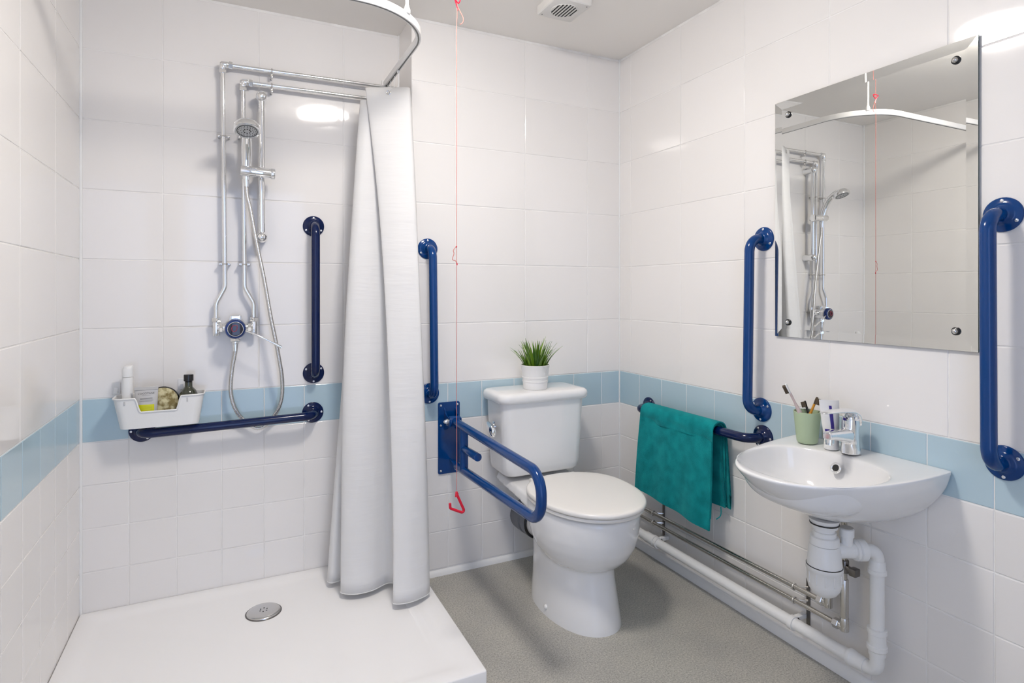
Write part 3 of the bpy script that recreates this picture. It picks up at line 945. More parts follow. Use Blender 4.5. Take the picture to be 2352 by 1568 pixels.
part('pivot_bolt', join(cyl((BX - 0.034, -0.055, 0.638), (BX + 0.034, -0.055, 0.638), 0.006, 14), lathe((BX - 0.026, -0.055, 0.638), (-1, 0, 0), [(0, 0.011), (0.006, 0.011), (0.007, 0.008), (0.014, 0.007), (0.018, 0.003)], 14)), 'screw', t, 40)
part('pivot_sleeve', cyl((BX - 0.022, -0.055, 0.638), (BX + 0.022, -0.055, 0.638), 0.021, 24, 0.002), 'blue_paint', t)
loop = fillet([(BX, -0.060, 0.638), (BX, -0.795, 0.632), (BX, -0.795, 0.490), (BX, -0.095, 0.466)], 0.066, 12)
part('loop_tube', tube(loop, 0.0162, 20), 'blue_paint', t, 60)
part('strut', tube([(BX, -0.168, 0.636), (BX, -0.168, 0.468)], 0.0165, 18), 'blue_paint', t)
part('lower_bumper', lathe((BX, -0.100, 0.467), (0, 1, 0.05), [(0, 0.0162), (0.05, 0.010), (0.09, 0.003)], 16), 'blue_paint', t)
part('stub', cyl((BX, -0.168, 0.553), (BX, -0.312, 0.556), 0.0148, 22, 0.0012), 'blue_paint', t)


# ------------------------------------------------------------------ toilet
def egg(cx, yf, L_, W, z, n=64, wide=0.45):
    yb = yf + L_
    ym = yb - wide * L_
    out = []
    for k in range(n):
        a = 2 * math.pi * k / n
        s, c = math.sin(a), math.cos(a)
        y = ym + (yb - ym) * abs(s) ** 0.8 if s > 0 else ym - (ym - yf) * abs(s)
        x = cx + W / 2 * math.copysign(abs(c) ** 0.95, c)
        out.append((x, y, z))
    return out


TC = -0.517
t = thing('toilet', 'white ceramic close-coupled toilet with the lid closed', 'toilet', (TC, -0.38, 0))
bowl = []
for z, s in ((0.185, 0.42), (0.200, 0.60), (0.218, 0.735), (0.245, 0.84), (0.28, 0.92), (0.32, 0.965), (0.36, 0.987), (0.395, 0.992), (0.405, 0.98)):
    yfr, Ln, W = -0.722, 0.455, 0.374
    yc = -0.455
    bowl.append([(TC + (x - TC) * s, yc + (y - yc) * s, zz) for x, y, zz in egg(TC, yfr, Ln, W, z)])
ped = []
for z, yf, Ln, W in ((-0.03, -0.655, 0.435, 0.268), (0.0, -0.655, 0.435, 0.268), (0.02, -0.652, 0.432, 0.264), (0.08, -0.640, 0.42, 0.250), (0.16, -0.622, 0.40, 0.240), (0.24, -0.612, 0.39, 0.240), (0.34, -0.600, 0.38, 0.25)):
    ped.append(egg(TC - 0.004, yf, Ln, W, z, 64, 0.5))
shelf = []
for y, hw, zb in ((-0.025, 0.145, 0.345), (-0.12, 0.155, 0.340), (-0.22, 0.163, 0.335), (-0.32, 0.172, 0.30), (-0.42, 0.176, 0.27)):
    shelf.append([(TC - hw, y, 0.372), (TC - hw + 0.012, y, 0.402), (TC + hw - 0.012, y, 0.402), (TC + hw, y, 0.372), (TC + hw * 0.55, y, zb), (TC - hw * 0.55, y, zb)])
spig = lathe((TC, -0.30, 0.215), (0, 1, -0.10), [(0, 0.062), (0.17, 0.056), (0.185, 0.056)], 32)
pan = part('pan', join(loft(bowl), loft(ped), loft(shelf), spig), 'ceramic', t, 80)
rm = pan.modifiers.new('fuse', 'REMESH'); rm.mode = 'VOXEL'; rm.voxel_size = 0.0055; rm.use_smooth_shade = True
sm = pan.modifiers.new('soften', 'SMOOTH'); sm.factor = 0.5; sm.iterations = 22
part('outlet_connector', join(lathe((TC, -0.135, 0.198), (0, 1, -0.06), [(0, 0.064), (0.012, 0.066), (0.030, 0.066), (0.034, 0.061), (0.050, 0.060), (0.055, 0.066), (0.095, 0.066), (0.132, 0.064)], 32)), 'grey_rubber', t, 40, 'grey rubber pan connector')
part('outlet_seal', torus((TC, -0.140, 0.1985), (0, 1, -0.06), 0.060, 0.006, 32, 8), 'black', t)
part('fixing_cap', lathe((-0.652, -0.450, 0.030), (-1, -0.25, 0.12), [(-0.02, 0.0085), (0.001, 0.0085), (0.004, 0.007), (0.006, 0.003)], 16), 'white_plastic', t, 60)

st = part('seat', loft([egg(TC + 0.003, -0.722, 0.452, 0.372, 0.4085), egg(TC + 0.003, -0.730, 0.460, 0.386, 0.411), egg(TC + 0.003, -0.732, 0.462, 0.389, 0.416), egg(TC + 0.003, -0.729, 0.459, 0.384, 0.4215), egg(TC + 0.003, -0.718, 0.448, 0.370, 0.4225)]), 'seat_plastic', t, 50)
lid = []
for z, s in ((0.4245, 0.978), (0.4255, 0.992), (0.429, 1.0), (0.4345, 1.0), (0.4385, 0.992), (0.4405, 0.975), (0.4418, 0.93), (0.4428, 0.80), (0.4440, 0.50), (0.4445, 0.15)):
    e0 = egg(TC + 0.004, -0.738, 0.467, 0.396, z)
    lid.append([(TC + 0.004 + (x - TC - 0.004) * s, -0.490 + (y + 0.490) * s, zz) for x, y, zz in e0])
part('seat_lid', loft(lid), 'seat_plastic', t, 60)
for s in (-1, 1):
    part('hinge', cyl((TC + s * 0.06, -0.262, 0.420), (TC + s * 0.10, -0.262, 0.420), 0.012, 16, 0.002), 'seat_plastic', t)


def tank_ring(z, hx, y0, y1, r):
    return rrect(TC, (y0 + y1) / 2, hx, (y1 - y0) / 2, r, z, 8)


ck = part('cistern', loft([tank_ring(0.420, 0.150, -0.180, -0.030, 0.03), tank_ring(0.422, 0.163, -0.192, -0.022, 0.035), tank_ring(0.432, 0.172, -0.200, -0.018, 0.038), tank_ring(0.455, 0.177, -0.204, -0.016, 0.040),
                           tank_ring(0.60, 0.185, -0.208, -0.016, 0.040), tank_ring(0.722, 0.191, -0.211, -0.016, 0.040)]), 'ceramic', t, 50)
part('cistern_lid', loft([tank_ring(0.716, 0.197, -0.217, -0.012, 0.040), tank_ring(0.718, 0.203, -0.222, -0.010, 0.043), tank_ring(0.728, 0.208, -0.227, -0.008, 0.045), tank_ring(0.742, 0.208, -0.227, -0.008, 0.045),
                          tank_ring(0.751, 0.204, -0.223, -0.010, 0.043), tank_ring(0.756, 0.195, -0.214, -0.014, 0.040), tank_ring(0.7575, 0.176, -0.195, -0.025, 0.034)]), 'ceramic', t, 60)
FX = TC - 0.186
fl = part('flush_lever', lathe((FX + 0.004, -0.105, 0.612), (-1, 0, 0), [(0, 0.020), (0.005, 0.020), (0.008, 0.015), (0.022, 0.014), (0.026, 0.012)], 24), 'chrome', t)
lb_ = []
for x, y, z, hz, th_ in ((-0.018, -0.062, 0.618, 0.011, 0.008), (-0.020, -0.078, 0.615, 0.018, 0.013), (-0.022, -0.100, 0.611, 0.021, 0.015), (-0.026, -0.125, 0.606, 0.022, 0.015), (-0.029, -0.146, 0.602, 0.021, 0.013), (-0.030, -0.153, 0.601, 0.016, 0.009)):
    lb_.append([(FX + x + th_ * math.cos(a), y - 0.02, z + hz * math.sin(a)) for a in [2 * math.pi * k / 20 for k in range(20)]])
part('lever_blade', loft(lb_), 'chrome', fl, 60)
part('overflow_stub', join(cyl((TC + 0.180, -0.10, 0.640), (TC + 0.224, -0.10, 0.640), 0.010, 16, 0.001), cyl((TC + 0.208, -0.10, 0.640), (TC + 0.232, -0.10, 0.640), 0.014, 16, 0.002)), 'white_plastic', t)

# ------------------------------------------------------------------ potted grass on the cistern
GX, GY, GZ = -0.528, -0.135, 0.758
t = thing('potted_grass', 'small potted grass in a white pot on the cistern', 'plant', (GX, GY, GZ))
part('pot', lathe((GX, GY, GZ), (0, 0, 1), [(0, 0.0475), (0.004, 0.0500), (0.030, 0.0520), (0.0305, 0.0532), (0.036, 0.0536), (0.0365, 0.0524), (0.046, 0.0534), (0.0465, 0.0546), (0.052, 0.0550), (0.0525, 0.0540),
                                        (0.094, 0.0590), (0.0985, 0.0605), (0.100, 0.0595), (0.100, 0.0565), (0.086, 0.0550)], 44, True, False), 'pot', t, 50)
part('soil', lathe((GX, GY, GZ + 0.082), (0, 0, 1), [(0, 0.0555), (0.006, 0.050), (0.008, 0.0)], 28), 'soil', t, 60)
LEAF = []
for v in range(10):
    Ln = 0.082 + 0.0075 * v
    bend = 0.08 + 0.075 * (v % 5)
    rings = []
    for k in range(7):
        u = k / 6
        w = 0.0062 * (1 - u ** 1.5) + 0.0002
        x = bend * Ln * u * u
        z = Ln * (u - 0.12 * bend * u * u)
        rings.append([(x, -w, z), (x - 0.0008 - w * 0.25, 0, z), (x, w, z), (x + 0.0002 - w * 0.25, 0, z)])
    me = mesh_from('leaf', loft(rings))
    me.materials.append(MATS['leaf'])
    shade(me, 70)
    LEAF.append((me, Ln))
rnd = random.Random(3)
for k in range(72):
    u = math.sqrt((k + 0.5) / 72)
    a = k * 2.39996 + rnd.uniform(-0.3, 0.3)
    rr_ = 0.046 * u
    o = bpy.data.objects.new('leaf', None)
    bpy.data.objects.remove(o)
    vi = rnd.choice((4, 5, 6, 7)) if u < 0.75 else rnd.choice((0, 1, 2, 3, 4))
    o = bpy.data.objects.new('leaf', LEAF[vi][0])
    COL.objects.link(o)
    o.parent = t
    o.location = (rr_ * math.cos(a), rr_ * math.sin(a), 0.086)
    tilt = 0.03 + 0.36 * u ** 2.0 + rnd.uniform(-0.10, 0.10)
    o.rotation_euler = (0, tilt, a + rnd.uniform(-0.5, 0.5))
    sc_ = rnd.uniform(0.82, 1.02)
    o.scale = (sc_, sc_, sc_)

# ------------------------------------------------------------------ towel over the grab rail
BRX, BRZ = -0.070, 0.654


def towel_sheet(y0, y1, r_in, zf0, zf1, zb0, zb1, xf, xb, th, seed, ny=30, flare=0.0, shift=0.0):
    """one folded layer: front hanging panel, over the bar, back panel"""
    rnd_ = random.Random(seed)
    ph = [rnd_.uniform(0, 6) for _ in range(6)]
    rings = []
    for j in range(ny + 1):
        u = j / ny
        zf = zf0 + (zf1 - zf0) * u
        zb = zb0 + (zb1 - zb0) * u
        prof = []
        NF = 22
        for k in range(NF):
            v = k / NF
            z = zf + (BRZ - zf) * v
            amp = (1 - v)
            x = BRX - r_in - xf * amp - (0.004 * math.sin(5.2 * u * math.pi + ph[0]) + 0.0025 * math.sin(11 * u + 4 * v + ph[1])) * amp
            prof.append((x, z, u + flare * amp * (u - 0.5) + shift * amp))
        for k in range(13):
            a = math.pi - math.pi * k / 12
            prof.append((BRX + r_in * math.cos(a), BRZ + r_in * math.sin(a), u))
        for k in range(1, NF + 1):
            v = k / NF
            z = BRZ + (zb - BRZ) * v
            x = BRX + r_in + xb * v + (0.005 * math.sin(7 * u * math.pi + ph[2]) + 0.003 * math.sin(15 * u + ph[3])) * v
            prof.append((min(x, -0.006), z, u - 0.02 * v * math.sin(6 * v + ph[4])))
        pts = [Vector((x, y0 + (y1 - y0) * uu, z)) for x, z, uu in prof]
        outl, inl = [], []
        for i, p in enumerate(pts):
            a = pts[max(0, i - 1)]; b = pts[min(len(pts) - 1, i + 1)]
            d = (b - a)
            nn = Vector((-d.z, 0, d.x)).normalized()
            outl.append(p + nn * th); inl.append(p)
        rings.append(outl + inl[::-1])
    return loft(rings)


t = thing('towel', 'teal terry towel folded over the navy grab rail', 'towel', (BRX, -0.49, 0.29))
part('outer_layer', towel_sheet(-0.285, -0.695, 0.0245, 0.330, 0.296, 0.395, 0.375, 0.020, 0.014, 0.006, 1, flare=0.03, shift=-0.015), 'towel', t, 70)
part('inner_layer', towel_sheet(-0.290, -0.689, 0.0178, 0.350, 0.335, 0.400, 0.368, 0.006, 0.006, 0.005, 5, flare=0.0), 'towel', t, 70)
part('back_fold', towel_sheet(-0.300, -0.702, 0.0315, 0.62, 0.62, 0.385, 0.362, -0.002, 0.019, 0.0045, 9), 'towel', t, 70)

part('hanging_loop', tube(smooth_path([(-0.052, -0.690, 0.372), (-0.058, -0.697, 0.352), (-0.064, -0.696, 0.340), (-0.078, -0.694, 0.333)], 5), 0.0018, 6), 'towel', t, 70)

# ------------------------------------------------------------------ wash basin
BY = -1.205
NB = 112


def basin_outline(dep, half):
    pts = []
    m_ = NB
    corner = 0.10
    # right back corner -> along right side -> front curve -> left side -> back edge
    for k in range(m_):
        u = k / m_
        if u < 0.80:
            a = math.pi * u / 0.80
            c, s = math.cos(a), math.sin(a)
            y = BY - half * math.copysign(abs(c) ** 0.86, c)
            x = -dep * abs(s) ** 0.92
        else:
            w = (u - 0.80) / 0.20
            y = BY + half - 2 * half * w
            x = 0.0
        pts.append((x, y))
    return pts


OUT = basin_outline(0.452, 0.2235)
CB = (-0.235, BY)


def inner_outline():
    """bowl opening matched to the outer outline by angle about the bowl centre"""
    res = []
    for x, y in OUT:
        a = math.atan2(y - CB[1], x - CB[0])
        c, s = math.cos(a), math.sin(a)
        hx = 0.183 if c < 0 else 0.132
        hy = 0.178
        p = 2.5
        r = 1.0 / ((abs(c) / hx) ** p + (abs(s) / hy) ** p) ** (1 / p)
        res.append((CB[0] + r * c, CB[1] + r * s))
    return res


INN = inner_outline()


def deck(x):
    u = max(0, min(1, (x + 0.42) / 0.42))
    return 0.012 * u * u


def outer_ring(f, z, lift=False):
    return [(x * f - 0.001, BY + (y - BY) * f, z + (deck(x * f) if lift else 0)) for x, y in OUT]


def inner_ring(g_, z, lift=0.0, cx=CB[0]):
    return [(cx + (x - CB[0]) * g_, CB[1] + (y - CB[1]) * g_, z + lift * deck(x)) for x, y in INN]


rings = [outer_ring(0.22, 0.531), outer_ring(0.36, 0.533), outer_ring(0.46, 0.541), outer_ring(0.60, 0.560), outer_ring(0.72, 0.584), outer_ring(0.82, 0.610), outer_ring(0.90, 0.637), outer_ring(0.955, 0.660),
         outer_ring(0.988, 0.677, True), outer_ring(1.0, 0.684, True), outer_ring(0.998, 0.689, True), outer_ring(0.990, 0.691, True)]
mid = [[(a[0] * 0.5 + b[0] * 0.5, a[1] * 0.5 + b[1] * 0.5, 0.691 + deck(a[0] * 0.5 + b[0] * 0.5)) for a, b in zip(OUT, INN)]]
rings += mid + [inner_ring(1.02, 0.690, 1.0), inner_ring(1.0, 0.687, 0.8), inner_ring(0.985, 0.680, 0.5), inner_ring(0.955, 0.660), inner_ring(0.90, 0.632), inner_ring(0.80, 0.606), inner_ring(0.62, 0.588, 0, -0.225), inner_ring(0.40, 0.580, 0, -0.21), inner_ring(0.12, 0.577, 0, -0.195)]
t = thing('wash_basin', 'white ceramic wall-hung basin below the mirror', 'basin', (-0.2, BY, 0.53))
bs = part('basin_body', loft(rings), 'ceramic', t, 75)
sb = bs.modifiers.new('soften', 'SUBSURF'); sb.levels = 1; sb.render_levels = 2
part('waste_outlet', lathe((-0.195, BY, 0.575), (0, 0, 1), [(0, 0.030), (0.006, 0.030), (0.008, 0.026), (0.004, 0.012)], 28), 'chrome', t)
od = Vector((-0.93, 0, 0.36))
ov = part('overflow_ring', torus((-0.1235, -1.192, 0.662), od, 0.0125, 0.0035, 28, 10), 'chrome', t)
part('overflow_hole', lathe((-0.124, -1.192, 0.662), od, [(-0.004, 0.0115), (0.0012, 0.0115)], 24), 'hole', ov)
part('foot_collar', lathe((-0.190, BY, 0.536), (0, 0, -1), [(0, 0.040), (0.006, 0.038), (0.012, 0.036)], 28), 'ceramic', t)

# ------------------------------------------------------------------ basin mixer tap
AX, AY, AZ = -0.070, -1.200, 0.7005
t = thing('mixer_tap', 'chrome single-lever mixer tap on the basin deck', 'tap', (AX, AY, AZ))


def eln(cx, cyy, z, rx, ry, tilt=0.0, n=28):
    return [(cx + rx * math.cos(2 * math.pi * k / n), cyy + ry * math.sin(2 * math.pi * k / n), z + tilt * rx * math.cos(2 * math.pi * k / n)) for k in range(n)]


bodyg = loft([eln(AX, AY, AZ, 0.0265, 0.0265), eln(AX, AY, AZ + 0.004, 0.026, 0.026), eln(AX - 0.001, AY, AZ + 0.03, 0.0245, 0.0235), eln(AX - 0.001, AY, AZ + 0.06, 0.0245, 0.0230), eln(AX, AY, AZ + 0.084, 0.0245, 0.0230), eln(AX, AY, AZ + 0.100, 0.0235, 0.0225)])
spg = []
for x, z, hy, hz in ((-0.060, 0.748, 0.0205, 0.0250), (-0.090, 0.752, 0.0190, 0.0205), (-0.125, 0.7565, 0.0170, 0.0160), (-0.155, 0.7595, 0.0150, 0.0130), (-0.173, 0.760, 0.0135, 0.0115)):
    spg.append([(x, AY + hy * math.copysign(abs(math.cos(a)) ** 0.7, math.cos(a)), z + hz * math.copysign(abs(math.sin(a)) ** 0.7, math.sin(a))) for a in [2 * math.pi * k / 24 for k in range(24)]])
bd = part('tap_body', join(bodyg, loft(spg)), 'chrome', t, 60)
rm = bd.modifiers.new('fuse', 'REMESH'); rm.mode = 'VOXEL'; rm.voxel_size = 0.0014; rm.use_smooth_shade = True
sm = bd.modifiers.new('soften', 'SMOOTH'); sm.factor = 0.5; sm.iterations = 9
part('aerator', lathe((-0.160, AY, 0.750), (-0.10, 0, -1), [(0, 0.0115), (0.010, 0.0120), (0.0105, 0.0108), (0.016, 0.0108), (0.017, 0.008)], 24), 'chrome', t)
part('cartridge', lathe((AX, AY, AZ + 0.085), (-0.12, 0, 1), [(0, 0.0225), (0.006, 0.0225), (0.012, 0.0195), (0.022, 0.019)], 28), 'chrome', t)
lv = []
for x, z, hy, hz in ((-0.054, 0.776, 0.0225, 0.0060), (-0.0525, 0.790, 0.0235, 0.0085), (-0.055, 0.804, 0.0240, 0.0100), (-0.064, 0.8150, 0.0240, 0.0105), (-0.080, 0.8225, 0.0230, 0.0085), (-0.110, 0.8250, 0.0200, 0.0065), (-0.145, 0.8262, 0.0170, 0.0050), (-0.178, 0.8255, 0.0140, 0.0040), (-0.194, 0.8240, 0.0100, 0.0026)):
    if not lv:
        d0 = None
    lv.append((Vector((x, AY, z)), hy, hz))
rg = []
for i, (c, hy, hz) in enumerate(lv):
    a = lv[max(0, i - 1)][0]; b = lv[min(len(lv) - 1, i + 1)][0]
    d = (b - a).normalized()
    up = Vector((0, 1, 0)).cross(d).normalized()
    rg.append([c + Vector((0, 1, 0)) * hy * math.cos(q_) + up * hz * math.sin(q_) for q_ in [2 * math.pi * k / 20 for k in range(20)]])
lvp = part('lever', loft(rg), 'chrome', t, 60)
ss = lvp.modifiers.new('soften', 'SUBSURF'); ss.levels = 1; ss.render_levels = 2
part('temperature_mark', join(box(-0.0985, -0.0965, AY - 0.004, AY + 0.004, 0.796, 0.803, 0.0006, 1)), 'indigo', t)

# ------------------------------------------------------------------ tumbler with brushes
UX, UY, UZ = -0.078, -1.066, 0.7005
t = thing('tumbler', 'sage green plastic tumbler on the basin', 'cup', (UX, UY, UZ))
part('cup_body', lathe((UX, UY, UZ), (0, 0, 1), [(0, 0.026), (0.002, 0.0285), (0.006, 0.0300), (0.094, 0.0388), (0.0955, 0.0388), (0.0955, 0.0368), (0.090, 0.0362), (0.008, 0.0275), (0.006, 0.0)], 40, True, False), 'sage', t, 60)


def toothbrush(name, label, p0, p1, handle_mat, head_mat, bristle_dir, neck=0.72, group='toothbrushes in the tumbler'):
    p0, p1 = Vector(p0), Vector(p1)
    t_ = thing(name, label, 'toothbrush', p0, group)
    d = (p1 - p0)
    P = [p0 + d * u for u in (0, 0.03, 0.3, 0.5, neck - 0.04, neck + 0.04, 0.84)]
    part('handle', tube(P, [0.0035, 0.005, 0.0064, 0.0068, 0.0052, 0.0036, 0.0036], 12), handle_mat, t_, 60)
    dd, u_, w_ = frame(d)
    bdir = Vector(bristle_dir); bdir = (bdir - dd * bdir.dot(dd)).normalized()
    sd = dd.cross(bdir)
    h0, h1 = p0 + d * 0.83, p1
    rg_ = []
    for u, hw in ((0, 0.003), (0.12, 0.0052), (0.5, 0.0062), (0.88, 0.0055), (1, 0.003)):
        c = h0.lerp(h1, u)
        rg_.append([c + sd * hw * a + bdir * 0.0022 * b for a, b in ((-1, -0.6), (-0.6, -1), (0.6, -1), (1, -0.6), (1, 0.6), (0.6, 1), (-0.6, 1), (-1, 0.6))])
    hd_ = part('brush_head', loft(rg_), head_mat, t_, 50)
    rows_ = []
    for i in range(7):
        for s in (-1, 0, 1):
            c = h0.lerp(h1, 0.14 + 0.115 * i) + sd * 0.0034 * s
            rows_.append(lathe(c + bdir * 0.0015, bdir + sd * 0.06 * s, [(0, 0.0014), (0.0105, 0.0017)], 7))
    part('bristles', join(*rows_), 'bristle', hd_, 60)
    return t_


toothbrush('toothbrush', 'pale pink toothbrush leaning out of the tumbler', (UX + 0.012, UY - 0.010, UZ + 0.012), (-0.158, UY + 0.012, 0.883), 'pink_handle', 'white_plastic', (-0.52, 0.85, -0.2), 0.62)
toothbrush('toothbrush', 'amber toothbrush with brown bristles in the tumbler', (UX - 0.018, UY + 0.012, UZ + 0.010), (-0.056, UY - 0.018, 0.840), 'amber', 'bristle', (0.2, -0.95, 0.1), 0.62)
toothbrush('toothbrush', 'black toothbrush leaning back in the tumbler', (UX + 0.020, UY - 0.016, UZ + 0.010), (-0.058, UY + 0.024, 0.822), 'black', 'black', (-0.6, 0.2, -0.6), 0.62)

# ------------------------------------------------------------------ toothpaste tube standing on its cap
PX, PYY, PZ = -0.078, -1.146, 0.7005
t = thing('toothpaste', 'white toothpaste tube standing on its cap between tumbler and tap', 'toothpaste', (PX, PYY, PZ))
part('cap', lathe((PX, PYY, PZ), (0, 0, 1), [(0, 0.0195), (0.002, 0.0205), (0.030, 0.0190), (0.0325, 0.0175)], 28), 'white_plastic', t)
rings = []
for z, hx, hy in ((0.031, 0.0165, 0.0165), (0.038, 0.020, 0.0185), (0.075, 0.0235, 0.0145), (0.11, 0.0255, 0.008), (0.132, 0.0265, 0.0025), (0.144, 0.0265, 0.0012)):
    lean = -0.10 * (z - 0.031)
    ca, sa = math.cos(math.radians(-40)), math.sin(math.radians(-40))
    rings.append([(PX + lean + ca * hx * math.cos(a) - sa * hy * math.sin(a), PYY + sa * hx * math.cos(a) + ca * hy * math.sin(a), PZ + z) for a in [2 * math.pi * k / 28 for k in range(28)]])
tp_ = part('tube_body', loft(rings), 'white_plastic', t, 60)


def paste_patch(u0, u1, z0, z1):
    # strip on the side of the tube that faces the room
    V, F = [], []
    nz, nu = 8, 6
    zs = [(0.031, 0.0165, 0.0165), (0.038, 0.020, 0.0185), (0.075, 0.0235, 0.0145), (0.11, 0.0255, 0.008), (0.132, 0.0265, 0.0025), (0.144, 0.0265, 0.0012)]
    for j in range(nz + 1):
        z = z0 + (z1 - z0) * j / nz
        for i in range(len(zs) - 1):
            if zs[i][0] <= z <= zs[i + 1][0]:
                w = (z - zs[i][0]) / (zs[i + 1][0] - zs[i][0])
                hx = zs[i][1] + (zs[i + 1][1] - zs[i][1]) * w + 0.0004; hy = zs[i][2] + (zs[i + 1][2] - zs[i][2]) * w + 0.0004
                break
        lean = -0.10 * (z - 0.031)
        for k in range(nu + 1):
            a = math.radians(u0 + (u1 - u0) * k / nu)
            V.append((PX + lean + ca * hx * math.cos(a) - sa * hy * math.sin(a), PYY + sa * hx * math.cos(a) + ca * hy * math.sin(a), PZ + z))
    for j in range(nz):
        for k in range(nu):
            F.append((j * (nu + 1) + k, j * (nu + 1) + k + 1, (j + 1) * (nu + 1) + k + 1, (j + 1) * (nu + 1) + k))
    return V, F


part('printed_stripe', join(paste_patch(262, 284, 0.062, 0.105), paste_patch(265, 281, 0.118, 0.128)), 'indigo', tp_, None)
part('printed_emblem', paste_patch(215, 252, 0.045, 0.060), 'indigo', tp_, None)

# ------------------------------------------------------------------ bottle trap
WX, WY = -0.190, BY
t = thing('bottle_trap', 'white plastic bottle trap under the basin', 'trap', (WX, WY, 0.318))
part('gasket', lathe((WX, WY, 0.5250), (0, 0, -1), [(0, 0.0378), (0.0035, 0.0378)], 32), 'black', t)
part('tail_nut', lathe((WX, WY, 0.5215), (0, 0, -1), [(0, 0.034), (0.010, 0.033), (0.012, 0.026), (0.020, 0.026), (0.021, 0.030), (0.038, 0.030), (0.040, 0.027)], 32), 'white_plastic', t, 40)
part('compression_collar', lathe((WX, WY, 0.488), (0, 0, -1), [(0, 0.034), (0.002, 0.0365), (0.022, 0.0380), (0.024, 0.035)], 32), 'white_plastic', t, 40)
part('trap_body', lathe((WX, WY, 0.464), (0, 0, -1), [(0, 0.0365), (0.008, 0.0400), (0.046, 0.0435), (0.056, 0.0450)], 36), 'white_plastic', t, 50)
part('seal_ring', lathe((WX, WY, 0.4085), (0, 0, -1), [(0, 0.0462), (0.002, 0.0462)], 36), 'black', t)
tcup = part('trap_cup', lathe((WX, WY, 0.4065), (0, 0, -1), [(0, 0.0470), (0.010, 0.0470), (0.012, 0.0450), (0.045, 0.0440), (0.062, 0.0400), (0.076, 0.031), (0.084, 0.019), (0.087, 0.0)], 36), 'white_plastic', t, 50)
for k in range(12):
    a = math.radians(30 * k + 10)
    part('grip_rib', box(WX + 0.0448 * math.cos(a) - 0.0014, WX + 0.0448 * math.cos(a) + 0.0014, WY + 0.0448 * math.sin(a) - 0.0014, WY + 0.0448 * math.sin(a) + 0.0014, 0.362, 0.392, 0.0006, 1), 'white_plastic', tcup)
EX, EY, EZ = -0.058, -1.268, 0.447
ad = (Vector((EX, EY, EZ)) - Vector((WX, WY, EZ))).normalized()
p_in = Vector((WX, WY, EZ)) + ad * 0.062
part('overflow_inlet', join(cyl((p_in.x, p_in.y, EZ), (p_in.x, p_in.y, 0.492), 0.0155, 24, 0.002), lathe((p_in.x, p_in.y, 0.486), (0, 0, 1), [(0, 0.0185), (0.020, 0.0185), (0.022, 0.016)], 24)), 'white_plastic', t)
part('overflow_cap', lathe((p_in.x, p_in.y, 0.507), (0, 0, 1), [(0, 0.0165), (0.003, 0.0165)], 24), 'tube_grey', t)
a0 = Vector((WX, WY, EZ))
part('outlet_arm', tube([a0 + ad * 0.03, a0 + ad * 0.09], 0.0215, 24), 'white_plastic', t)
part('outlet_nut', lathe(a0 + ad * 0.080, ad, [(0, 0.0225), (0.002, 0.0275), (0.008, 0.0285), (0.011, 0.0245), (0.014, 0.0290), (0.030, 0.0290), (0.033, 0.0240)], 28), 'white_plastic', t, 40)

# ------------------------------------------------------------------ waste pipe
t = thing('waste_pipe', 'white plastic waste pipe running low along the tiled wall', 'pipe', (EX, EY, 0.08))
WPZ = 0.108
run = fillet([a0 + ad * 0.105, (EX, EY, EZ), (EX, EY, WPZ), (EX, -0.035, WPZ)], [0, 0.026, 0.028, 0], 9)
part('pipe', tube(run, 0.0182, 24), 'white_plastic', t, 60)
part('socket', lathe((EX, EY, EZ - 0.028), (0, 0, -1), [(0, 0.0190), (0.004, 0.0205), (0.024, 0.0212), (0.026, 0.0235), (0.036, 0.0235), (0.037, 0.019)], 28), 'white_plastic', t, 40)
part('socket', lathe((EX, EY, 0.232), (0, 0, -1), [(0, 0.0190), (0.001, 0.0245), (0.014, 0.0245), (0.016, 0.0220), (0.045, 0.0220), (0.047, 0.0255), (0.058, 0.0255), (0.062, 0.0215), (0.075, 0.021)], 28), 'white_plastic', t, 40)
part('socket', lathe((EX, EY + 0.052, WPZ), (0, 1, 0), [(-0.02, 0.0205), (0, 0.0210), (0.016, 0.0222), (0.018, 0.0240), (0.028, 0.0240), (0.029, 0.019)], 28), 'white_plastic', t, 40)
part('socket', lathe((EX, -0.335, WPZ), (0, 1, 0), [(0, 0.0190), (0.001, 0.0235), (0.015, 0.0235), (0.017, 0.0215), (0.060, 0.0215)], 28), 'white_plastic', t, 40)
for y in (-1.000, -0.345):
    part('pipe_clip', join(lathe((EX, y - 0.008, WPZ), (0, 1, 0), [(0, 0.0225), (0.016, 0.0225)], 28), box(EX + 0.010, -0.003, y - 0.008, y + 0.008, WPZ + 0.004, WPZ + 0.020, 0.002, 1)), 'white_plastic', t, 40)

# ------------------------------------------------------------------ supply pipes to the tap
SX = -0.040
t = thing('supply_pipes', 'two dull chrome supply pipes clipped above the white waste pipe', 'pipes', (SX, -1.16, 0.15))
part('pipe', tube([(SX, -0.035, 0.2115), (SX, -1.100, 0.2165)], 0.0078, 14), 'pipe_chrome', t)
part('pipe', tube([(SX, -0.035, 0.1710), (SX, -1.155, 0.1720)], 0.0078, 14), 'pipe_chrome', t)
for y, z, h in ((-1.108, 0.2165, 0.034), (-1.160, 0.1720, 0.030)):
    part('elbow', join(cyl((SX, y, z - 0.010), (SX, y, z + h), 0.0125, 16, 0.002), cyl((SX, y - 0.008, z), (SX, y + 0.018, z), 0.0120, 16, 0.002), hexnut((SX, y + 0.016, z), (SX, y + 0.034, z), 0.0150)), 'dull_chrome', t, 30)
part('riser', tube([(SX, -1.160, 0.19), (SX, -1.160, 0.60)], 0.0078, 14), 'pipe_chrome', t)
part('riser', tube([(SX, -1.108, 0.23), (SX, -1.120, 0.60)], 0.0078, 14), 'pipe_chrome', t)
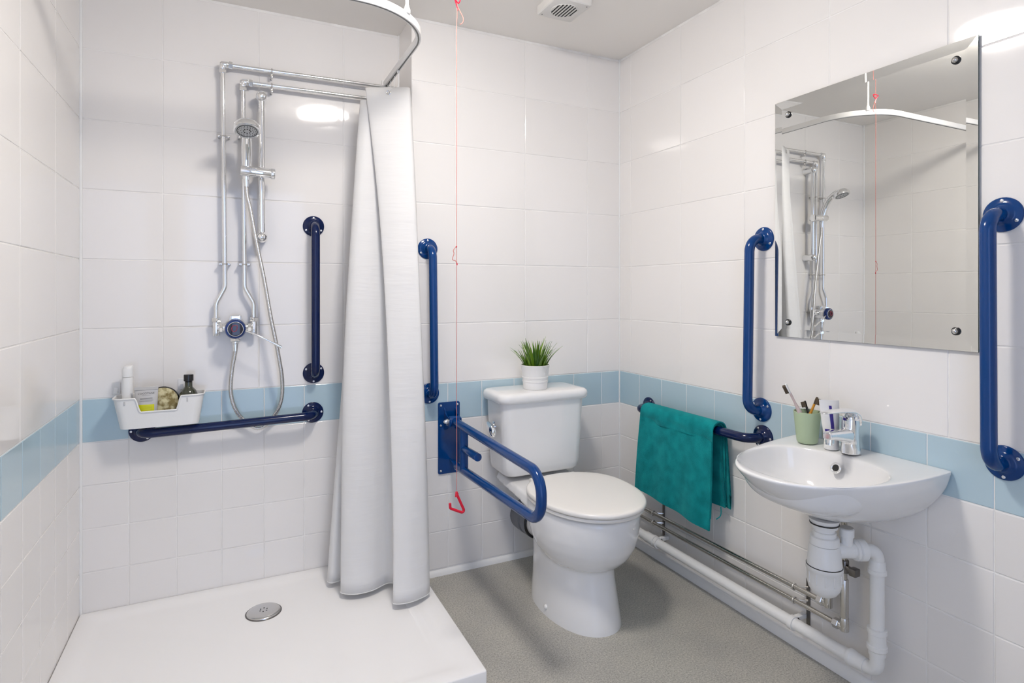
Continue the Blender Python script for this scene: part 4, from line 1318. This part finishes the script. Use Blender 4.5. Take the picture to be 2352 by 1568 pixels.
part('riser_sleeve', cyl((SX, -1.160, 0.20), (SX, -1.160, 0.315), 0.0115, 16, 0.001), 'dull_chrome', t)
part('isolation_valve', join(cyl((SX, -1.160, 0.335), (SX, -1.160, 0.372), 0.0125, 16, 0.002), cyl((SX, -1.160, 0.354), (SX - 0.006, -1.186, 0.352), 0.008, 14, 0.001), box(SX - 0.018, SX + 0.006, -1.205, -1.184, 0.340, 0.362, 0.003, 2)), 'dark_metal', t, 40)
for y in (-1.012, -0.318):
    part('bracket_strip', box(-0.0045, -0.0008, y - 0.006, y + 0.006, 0.075, 0.262, 0.0006, 1), 'dark_metal', t)
    zu = 0.2145 if y < -0.6 else 0.2125
    part('bracket_clip', join(*[torus((SX, y + 0.022, z_), (0, 1, 0), 0.0092, 0.0030, 16, 8) for z_ in (zu, 0.1715)], *[tube([(SX + 0.008, y + 0.022, z_), (SX + 0.020, y + 0.010, z_), (-0.004, y, z_)], 0.0032, 8) for z_ in (zu, 0.1715)]), 'dull_chrome', t, 40)

# ------------------------------------------------------------------ mirror
MY0, MY1, MZ0, MZ1 = -1.487, -0.890, 1.012, 1.798
t = thing('mirror', 'frameless wall mirror with slanted glass borders above the basin', 'mirror', (0, (MY0 + MY1) / 2, MZ0))


def mring(inset, x):
    return [(x, MY0 + inset, MZ0 + inset), (x, MY1 - inset, MZ0 + inset), (x, MY1 - inset, MZ1 - inset), (x, MY0 + inset, MZ1 - inset)]


part('backing', loft([mring(0.0008, -0.0025), mring(0.0, -0.0065)]), 'mirror_edge', t, None)
BW = 0.027
part('glass', loft([mring(0.0006, -0.0062), mring(0.0006, -0.0086), mring(BW, -0.0080)]), 'mirror_glass', t, None)
for y, z in ((-0.943, 1.748), (-1.438, 1.751), (-0.942, 1.061), (-1.438, 1.062)):
    sc2 = part('screw_cap', lathe((-0.0080, y, z), (-1, 0, 0), [(0, 0.0105), (0.003, 0.0105), (0.0045, 0.009)], 20), 'black', t, 50)
    part('cap_dome', lathe((-0.0122, y, z), (-1, 0, 0), [(0, 0.0072), (0.004, 0.0068), (0.007, 0.0045), (0.008, 0.0)], 20), 'dull_chrome', sc2, 60)

print('objects', len(scene.objects), 'tris', sum(len(o.data.polygons) * 2 for o in scene.objects if o.type == 'MESH'))
